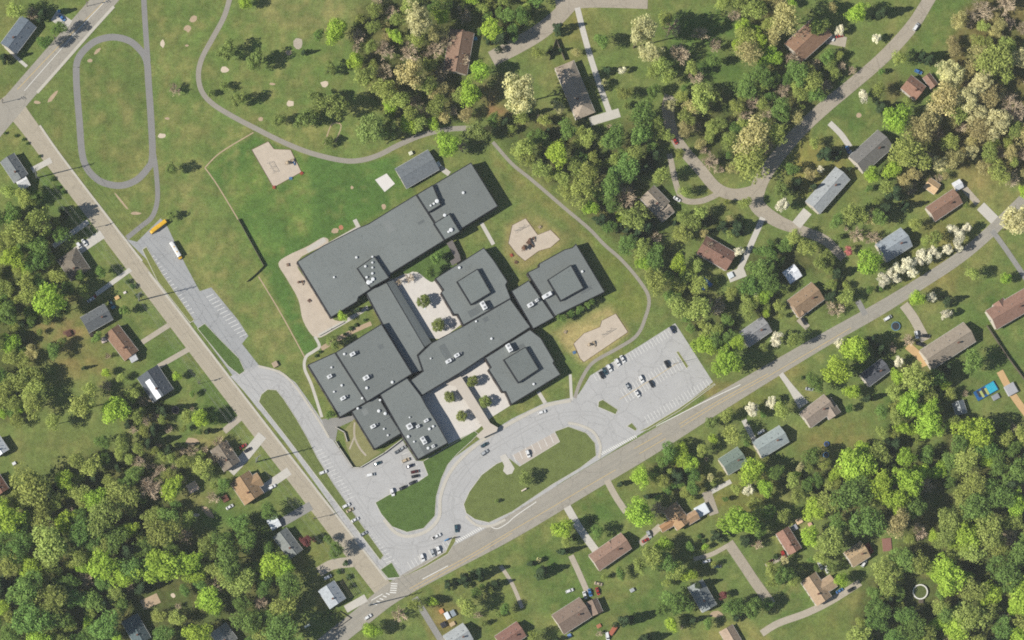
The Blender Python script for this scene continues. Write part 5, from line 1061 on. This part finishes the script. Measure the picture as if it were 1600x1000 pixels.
def bare_mesh(seed, n_limb=9, twig=5):
    """leafless limbs and twigs of a crown of radius 1"""
    q = random.Random(seed); b = MB(); tints = []
    def seg(a, d, l, r, lvl):
        e = (a[0] + d[0] * l, a[1] + d[1] * l, a[2] + d[2] * l)
        n0 = len(b.v); b.bar(a, e, r, r * .55, n=3); tints.extend([q.uniform(.8, 1.2)] * (len(b.v) - n0))
        if lvl == 0: return
        for _ in range(twig if lvl > 1 else twig + 2):
            nd = Vector((d[0] + q.gauss(0, .5), d[1] + q.gauss(0, .5), d[2] + q.gauss(.12, .35))).normalized(); f = q.uniform(.35, 1.0)
            seg((a[0] + d[0] * l * f, a[1] + d[1] * l * f, a[2] + d[2] * l * f), tuple(nd), l * q.uniform(.5, .72), r * .5, lvl - 1)
    for i in range(n_limb):
        an = 6.283 * i / n_limb + q.uniform(-.3, .3); el = q.uniform(.3, 1.3); d = (math.cos(an) * math.cos(el), math.sin(an) * math.cos(el), math.sin(el))
        seg((0, 0, q.uniform(0, .3)), d, q.uniform(.42, .55), .034, 3)
    me = b.mesh('crown'); ca = me.color_attributes.new('tint', 'FLOAT_COLOR', 'POINT')
    ca.data.foreach_set('color', np.array([[t_, t_, t_, 1] for t_ in tints], np.float32).ravel()); return me
M_bark = mat('bark', A(96, 84, 70), .95, .2, 1, 6)
KIND = {  # colour, crown settings, height factor, name, words, group
 'L': ('bright_green_leaves', (156, 180, 74), dict(n_lobes=80, n_leaf=3300, size=.055, squash=.82, lobe_r=(.17, .34)), 1.0, 'bright_leafed_tree', 'lime-green tree', 'bright lime-green trees'),
 'G': ('mid_green_leaves', (114, 140, 74), dict(n_lobes=80, n_leaf=2700, size=.055, squash=.85, lobe_r=(.16, .34)), 1.05, 'broadleaf_tree', 'mid-green tree', 'mid-green leafy trees'),
 'O': ('olive_leaves', (152, 163, 90), dict(n_lobes=90, n_leaf=2400, size=.052, squash=.9, flat_tint=.17, lobe_r=(.14, .32)), 1.05, 'spring_tree', 'olive-green tree', 'olive-green spring trees'),
 'K': ('dark_evergreen_needles', (72, 90, 62), dict(n_lobes=60, n_leaf=3200, size=.06, squash=1.05, cone=True, lobe_r=(.22, .34)), 1.2, 'evergreen_tree', 'dark evergreen', 'dark evergreen trees'),
 'P': ('cream_buds', (198, 194, 146), dict(n_lobes=60, n_leaf=4200, size=.045, squash=.9, lobe_r=(.16, .28)), 1.1, 'budding_tree', 'cream budding tree', 'pale cream budding trees'),
 'W': ('white_blossom', (218, 214, 192), dict(n_lobes=30, n_leaf=1700, size=.075, squash=.8, lobe_r=(.2, .34)), .95, 'blossom_tree', 'white blossom tree', 'white blossom trees'),
 'T': ('tan_buds', (178, 170, 118), dict(n_lobes=84, n_leaf=2500, size=.048, squash=.92, lobe_r=(.18, .32), flat_tint=.17), 1.05, 'tan_budding_tree', 'tan budding tree', 'tan budding trees'),
 'S': ('thin_spring_leaves', (130, 144, 82), dict(n_lobes=40, n_leaf=2300, size=.055, squash=1.0, lobe_r=(.2, .34)), 1.2, 'young_tree', 'thin young tree', 'thin-leaved young trees'),
 'M': ('maroon_leaves', (120, 74, 74), dict(n_lobes=30, n_leaf=2000, size=.07, squash=.8), .9, 'maroon_tree', 'maroon leafy tree', 'maroon trees'),
 'R': ('pink_blossom', (206, 128, 128), dict(n_lobes=30, n_leaf=1800, size=.07, squash=.8), .9, 'blossom_tree', 'pink blossom tree', 'pink blossom trees'),
 'C': ('clipped_leaves', (128, 140, 76), dict(n_lobes=60, n_leaf=3000, size=.06, squash=.85, lobe_r=(.2, .26), shell=.85), .95, 'clipped_tree', 'clipped round tree', 'clipped courtyard trees'),
 'H': ('shrub_leaves', (72, 96, 54), dict(n_lobes=18, n_leaf=700, size=.11, squash=.7), .75, 'shrub', 'small dark shrub', 'small shrubs'),
 'B': ('bare_twigs', (172, 156, 132), None, 1.1, 'bare_tree', 'leafless tree', 'leafless trees'),
}
PROTO = {}
for k, (mn, rgb, kw, hf, *_r) in KIND.items():
    m_ = leaf_mat(mn, rgb, trans=.0 if k == 'B' else .44, hue=.011 if k not in 'WPMRB' else .008, val=.2 if k in 'OGBT' else .13); PROTO[k] = []
    for s_ in range(6 if k in 'OGLB' else 3):
        me = bare_mesh(31 + s_ * 7) if k == 'B' else crown_mesh(101 + 17 * s_ + ord(k), **kw); me.materials.append(m_); PROTO[k].append(me)
trunk_me = None
def trunk_mesh():
    b = MB(); b.cyl(0, 0, 0, .5, .05, .035, n=7).cyl(0, 0, .5, 1.0, .035, .018, n=7, cap=True)
    for k in range(4):
        a = k * 1.57 + .4; b.bar((0, 0, .55 + k * .07), (.35 * math.cos(a), .35 * math.sin(a), .85 + k * .06), .018, .008, n=4)
    return b.mesh('trunk')
TRK = trunk_mesh()
tree_items = []; PLACED = []
def near_lm(u, v):
    best = min(LANDMARKS, key=lambda l: (l[0] - u) ** 2 + (l[1] - v) ** 2); dx, dy = u - best[0], v - best[1]; d = math.hypot(dx, dy)
    if d < 14: return 'right beside ' + best[2]
    a = math.degrees(math.atan2(-dy, dx)) % 360; n = ['east', 'north east', 'north', 'north west', 'west', 'south west', 'south', 'south east'][int((a + 22.5) // 45) % 8]
    return f'{n} of {best[2]}'
def tree(u, v, r, k, place=None, hmul=1.0):
    mn, rgb, kw, hf, nm, words, grp = KIND[k]; R = r * S
    Hc = R * hf * 1.12 * hmul * random.uniform(.9, 1.12)          # vertical scale of the crown
    clear = (0.8 if k not in 'HKCSB' else .25 if k in 'SB' else .12) * R * random.uniform(.8, 1.3) * hmul
    top = clear + Hc * 1.7
    x, y = P(u, v, clear + Hc * .9)
    t = thing(nm, '', 'shrub' if k == 'H' else 'tree', (x, y, 0), random.uniform(0, 6.283), grp)
    mk('crown', random.choice(PROTO[k]), None, t, (0, 0, clear), 0, (R * random.uniform(.88, 1.14), R * random.uniform(.88, 1.14), Hc))
    mk('trunk', TRK, M_bark, t, (0, 0, 0), 0, (R * .9 + .5, R * .9 + .5, clear + Hc * .8))
    size = 'small ' if r < 9.5 else 'large ' if r > 19 else ''
    if k == 'H': size = ''
    tree_items.append((t, size + words, place or near_lm(u, v), u, v)); PLACED.append((u, v, r))
TREES = '''
L 75,470,28 20,402,20 525,47,20 690,25,14 618,55,13 555,95,14 750,110,18 735,145,20 382,4,12 870,240,21 1190,62,14 1340,20,17 1400,185,24 1357,410,22 1601,300,10 1572,435,10 1432,466,13 180,640,22 100,750,18 580,985,16 676,940,9 1136,566,24 1152,536,15 1335,546,22 1308,580,24 1332,612,13 1420,630,20 1453,666,23 1410,668,12 1175,735,22 1196,762,15 1155,815,27 1375,760,24 1421,752,26 1400,782,23 1438,738,18 1265,838,18 1315,906,13 1060,412,15 1114,686,8 1076,898,13 878,826,16 1415,715,16 534,494,8 700,226,20 1000,745,17 998,800,26 768,46,17 1345,150,0 1395,265,17 1362,272,14
G 70,66,13 92,44,13 12,490,20 106,452,13 125,432,10 497,55,10 680,10,12 955,290,19 960,215,21 1000,212,18 820,28,12 940,64,14 1372,340,14 1045,705,16 1034,722,10 1082,762,12 1200,800,14 1040,878,20 1140,950,14 1176,950,16 1520,565,20 385,842,20 420,800,15 525,860,13 512,842,8 1050,940,18 682,402,12 672,426,10 515,648,9 1225,898,16 60,440,13 1275,40,14 645,430,0 1460,590,16 880,470,6 878,497,8 892,490,7 905,484,7 918,476,6 925,470,6
O 22,16,16 14,300,14 32,362,27 15,372,18 45,462,16 12,450,13 563,30,12 582,42,12 600,140,20 570,120,18 665,132,19 625,156,17 681,166,18 640,176,15 716,150,13 820,230,20 880,280,15 920,270,18 990,245,18 1180,15,20 1280,42,15 1372,140,13 1405,92,13 1330,335,17 1385,292,13 1460,372,15 1520,428,13 82,660,16 140,610,15 215,650,13 190,692,15 120,720,15 650,945,14 1120,515,12 1240,530,14 1134,650,13 1430,592,24 1400,650,13 1490,660,13 1020,870,21 1290,850,20 885,845,10 975,146,12 1210,560,0 1150,765,9 1185,800,12 1060,480,18 1025,440,22 130,632,25 1245,775,14 580,72,12 620,30,14 1115,150,12 845,265,16 300,660,0 230,520,0 1445,590,12 960,250,13
K 66,22,14 6,90,13 475,82,7 1290,240,18 1246,286,13 1272,292,10 1398,300,20 1060,744,15 725,905,16 700,914,11 748,896,14 976,970,19 846,894,15 1008,1000,14 1480,470,12 940,342,15 232,692,16 560,484,9 880,862,12 100,330,14 1375,545,16 950,110,10 860,80,7 876,78,6 1310,240,12 1340,560,0 830,880,8 1378,20,15 1452,92,14 1440,88,12 1050,100,0 870,1000,8 1090,915,12
P 653,28,25 810,145,31 1005,52,29 1018,84,19 945,130,6 872,166,11 842,875,5 1250,730,8 1110,746,7 1590,345,26 1225,876,8 850,190,8 1046,165,10
W 973,110,7 1350,150,10 1370,60,9 1312,47,9 1223,320,13 1282,264,8 1155,392,9 1380,437,11 1393,430,10 1405,420,11 1418,412,12 1432,408,11 1445,402,12 1456,392,10 1438,396,9 1466,398,8 1481,390,10 1500,372,13 1490,358,10 1511,356,10 1498,386,9 1426,425,10 1400,435,9 1456,465,10 1479,490,10 1213,530,12 1311,535,9 1205,628,10 1175,640,13 1405,565,10 1170,766,11 1182,460,7 1205,168,0 1252,590,0
T 640,115,25 900,82,8 1226,30,30 1300,12,10 1402,820,22 50,550,13 1265,272,11 1340,210,0 760,205,10 1360,340,12 1490,250,16 1100,365,8
S 352,80,16.4 397,95,17.8 372,155,13.7 330,146,6.8 350,135,8.2 268,264,11.0 515,108,11.0 497,160,19.2 522,168,21.8 480,186,19.2 435,188,12.3 512,222,9.5 608,180,9.5 266,338,8.2 580,202,26.0 745,206,17.8 820,748,12.3 776,783,4.1 520,535,12.3 960,150,0.0 610,205,16.4 1110,660,12.3 1290,700,0.0
B 272,138,14 50,20,15 62,350,22 600,75,21 640,80,22 600,110,20 690,110,18 700,60,20 680,75,20 722,228,14 640,433,11 625,960,17 1030,795,17 1185,850,13 1340,366,15 1365,370,17 352,700,16 340,690,14 335,716,13 1108,385,14 725,90,16 1255,55,16 1420,530,14 624,440,9 875,110,13 1240,90,16 1045,875,14 1190,610,0
O 1022,112,14 1045,118,13 1080,108,13 1345,336,16 1430,350,12 1260,386,15 1240,370,13 1280,412,13 1205,890,14 1240,908,11 1180,786,12 850,188,12 765,20,0 905,205,12 1130,5,14
K 1385,326,16 1415,322,12 790,190,13 1360,532,14 1130,352,13 1300,462,14 255,642,14
G 815,22,13 1500,690,20 1540,702,20 1115,96,12 770,188,12
B 225,626,13 1312,482,14 1395,542,12 845,184,10 1150,22,15
B 1052,38,22 1066,82,24 1090,118,18 1096,50,17 1120,70,16
O 1032,104,17 1040,30,14 1042,212,12 1026,192,13 1062,240,10 840,82,11 1070,300,11
K 1024,242,15 872,44,13 1008,262,13
G 800,52,13
O 1000,884,15 1056,892,17 1300,848,22 1282,872,12 815,185,12 1330,200,0
G 1062,944,20 1036,952,14 1150,946,15 1200,944,11 1106,975,10 800,165,11 20,330,14
K 828,176,11 856,205,10 1480,575,12
O 60,345,24 130,455,12 42,440,17 288,722,14
G 95,366,15 100,482,16 48,500,12 160,690,12
B 165,602,13
K 36,505,12 264,702,13
M 480,845,11 1130,930,8
R 1326,392,8
C 702,620,10 721,650,10 738,596,10 758,628,10 661,471,12 685,508,12
H 8,208,3.2 25,212,3.2 37,218,3 43,224,3 62,244,3 82,280,4 91,293,3.5 99,300,3.5 200,440,5 208,447,5 214,462,5 545,902,5 540,880,6 530,893,5 548,916,5 1055,500,0 1170,660,4 1185,490,0 1100,845,5 1093,838,5 1254,590,4 922,816,4 1212,870,5 1520,410,0 570,500,3 556,508,4 548,514,4 539,522,4 500,550,3 494,556,3
'''
for ln in TREES.strip().splitlines():
    k, rest = ln[0], ln[2:]
    for it in rest.split():
        u, v, r = map(float, it.split(','))
        if r > 0: tree(u, v, r, k, hmul=1.35 if (k == 'P' and r > 24) else 1.0)
# fill the woods
ROADS = [(R1, 16), (R3, 20), (R4, 10), (R5, 3), (R6, 6), ([(770,222),(832,282),(920,357),(972,407),(1014,467),(1008,497)], 8)] + [(d_[0], d_[1] / 2 + 3) for d_ in DW]
def near_line(u, v, pts, d):
    for i in range(len(pts) - 1):
        (x1, y1), (x2, y2) = pts[i][:2], pts[i + 1][:2]; L2 = (x2 - x1) ** 2 + (y2 - y1) ** 2
        f = max(0, min(1, ((u - x1) * (x2 - x1) + (v - y1) * (y2 - y1)) / L2))
        if (u - x1 - f * (x2 - x1)) ** 2 + (v - y1 - f * (y2 - y1)) ** 2 < d * d: return True
    return False
HOLES = [(1437,925,20),(1340,866,20),(238,940,14),(1500,637,14),(1542,610,24),(1386,851,10),(1238,428,18),(1470,785,16),(1250,816,10)]
def scatter(name):
    poly, mix, rm, phrase = WOODS[name]; us, vs = [p[0] for p in poly], [p[1] for p in poly]; ks = list(mix); ws = list(mix.values())
    n = int((max(us) - min(us)) * (max(vs) - min(vs)) / (rm * rm * .35))
    for _ in range(n):
        u, v = random.uniform(min(us), max(us)), random.uniform(min(vs), max(vs)); r = rm * random.choice([.5, .62, .75, .85, .95, 1.05, 1.2, 1.4, 1.6])
        if not inside(u, v, poly): continue
        if any((u - a) ** 2 + (v - b) ** 2 < ((r + c) * .52) ** 2 for a, b, c in PLACED): continue
        if any((u - a) ** 2 + (v - b) ** 2 < (r * .75 + c) ** 2 for a, b, c in FOOT): continue
        if any((u - a) ** 2 + (v - b) ** 2 < (r * .7 + c) ** 2 for a, b, c in HOLES): continue
        if any(near_line(u, v, pts, w + r * .5) for pts, w in ROADS): continue
        tree(u, v, r, random.choices(ks, ws)[0], hmul=.74)
for wn in WOODS: scatter(wn)
OPEN = [(1345,190,34),(1120,60,60),(1470,45,40),(1555,440,46),(1280,250,26),(1560,555,46),(1300,680,42),(940,790,38),(880,935,70),(990,955,60),(1240,948,32),(1115,915,26),(1290,975,40),(1235,600,20),(1330,300,20),(1420,230,14),(840,870,44),(820,960,30),(1140,620,30),(1480,380,22),(1190,600,24)]
PLOTS = [[(790,100),(900,190),(1040,130),(1300,150),(1420,60),(1480,130),(1440,260),(1560,300),(1400,440),(1200,560),(1060,380),(1010,270)], [(960,745),(1240,600),(1400,520),(1540,640),(1420,690),(1200,760),(1330,900),(1240,960),(1060,990),(840,1000),(700,960)], [(-5,260),(60,300),(170,430),(240,540),(330,650),(400,790),(470,880),(430,900),(300,760),(180,600),(60,540),(-5,520)]]
for poly in PLOTS:
    us, vs = [p[0] for p in poly], [p[1] for p in poly]
    for _ in range(int((max(us) - min(us)) * (max(vs) - min(vs)) / 420)):
        u, v, r = random.uniform(min(us), max(us)), random.uniform(min(vs), max(vs)), random.choice([6, 8, 10, 12, 14, 16])
        if not inside(u, v, poly) or any((u - a) ** 2 + (v - b) ** 2 < c * c for a, b, c in OPEN): continue
        if any((u - a) ** 2 + (v - b) ** 2 < ((r + c) * .72) ** 2 for a, b, c in PLACED) or any((u - a) ** 2 + (v - b) ** 2 < (r * .9 + c) ** 2 for a, b, c in FOOT) or any((u - a) ** 2 + (v - b) ** 2 < (r + c) ** 2 for a, b, c in HOLES): continue
        if any(near_line(u, v, pts, w + r * .7) for pts, w in ROADS): continue
        tree(u, v, r, random.choices('OGLBKS', [4, 4, 1.2, 1.5, 1.2, 1])[0])
rank_labels(tree_items)
from collections import Counter
for o in [q[0] for q in tree_items]:
    w_ = o['label'].split()
    if len(w_) > 16: o['label'] = ' '.join(w_[:16]).rstrip(',')
print('LONG', [l[2] for l in LANDMARKS if len(l[2].split()) > 6]); print('TREES', len(tree_items), Counter(q[1] for q in tree_items).most_common(30))
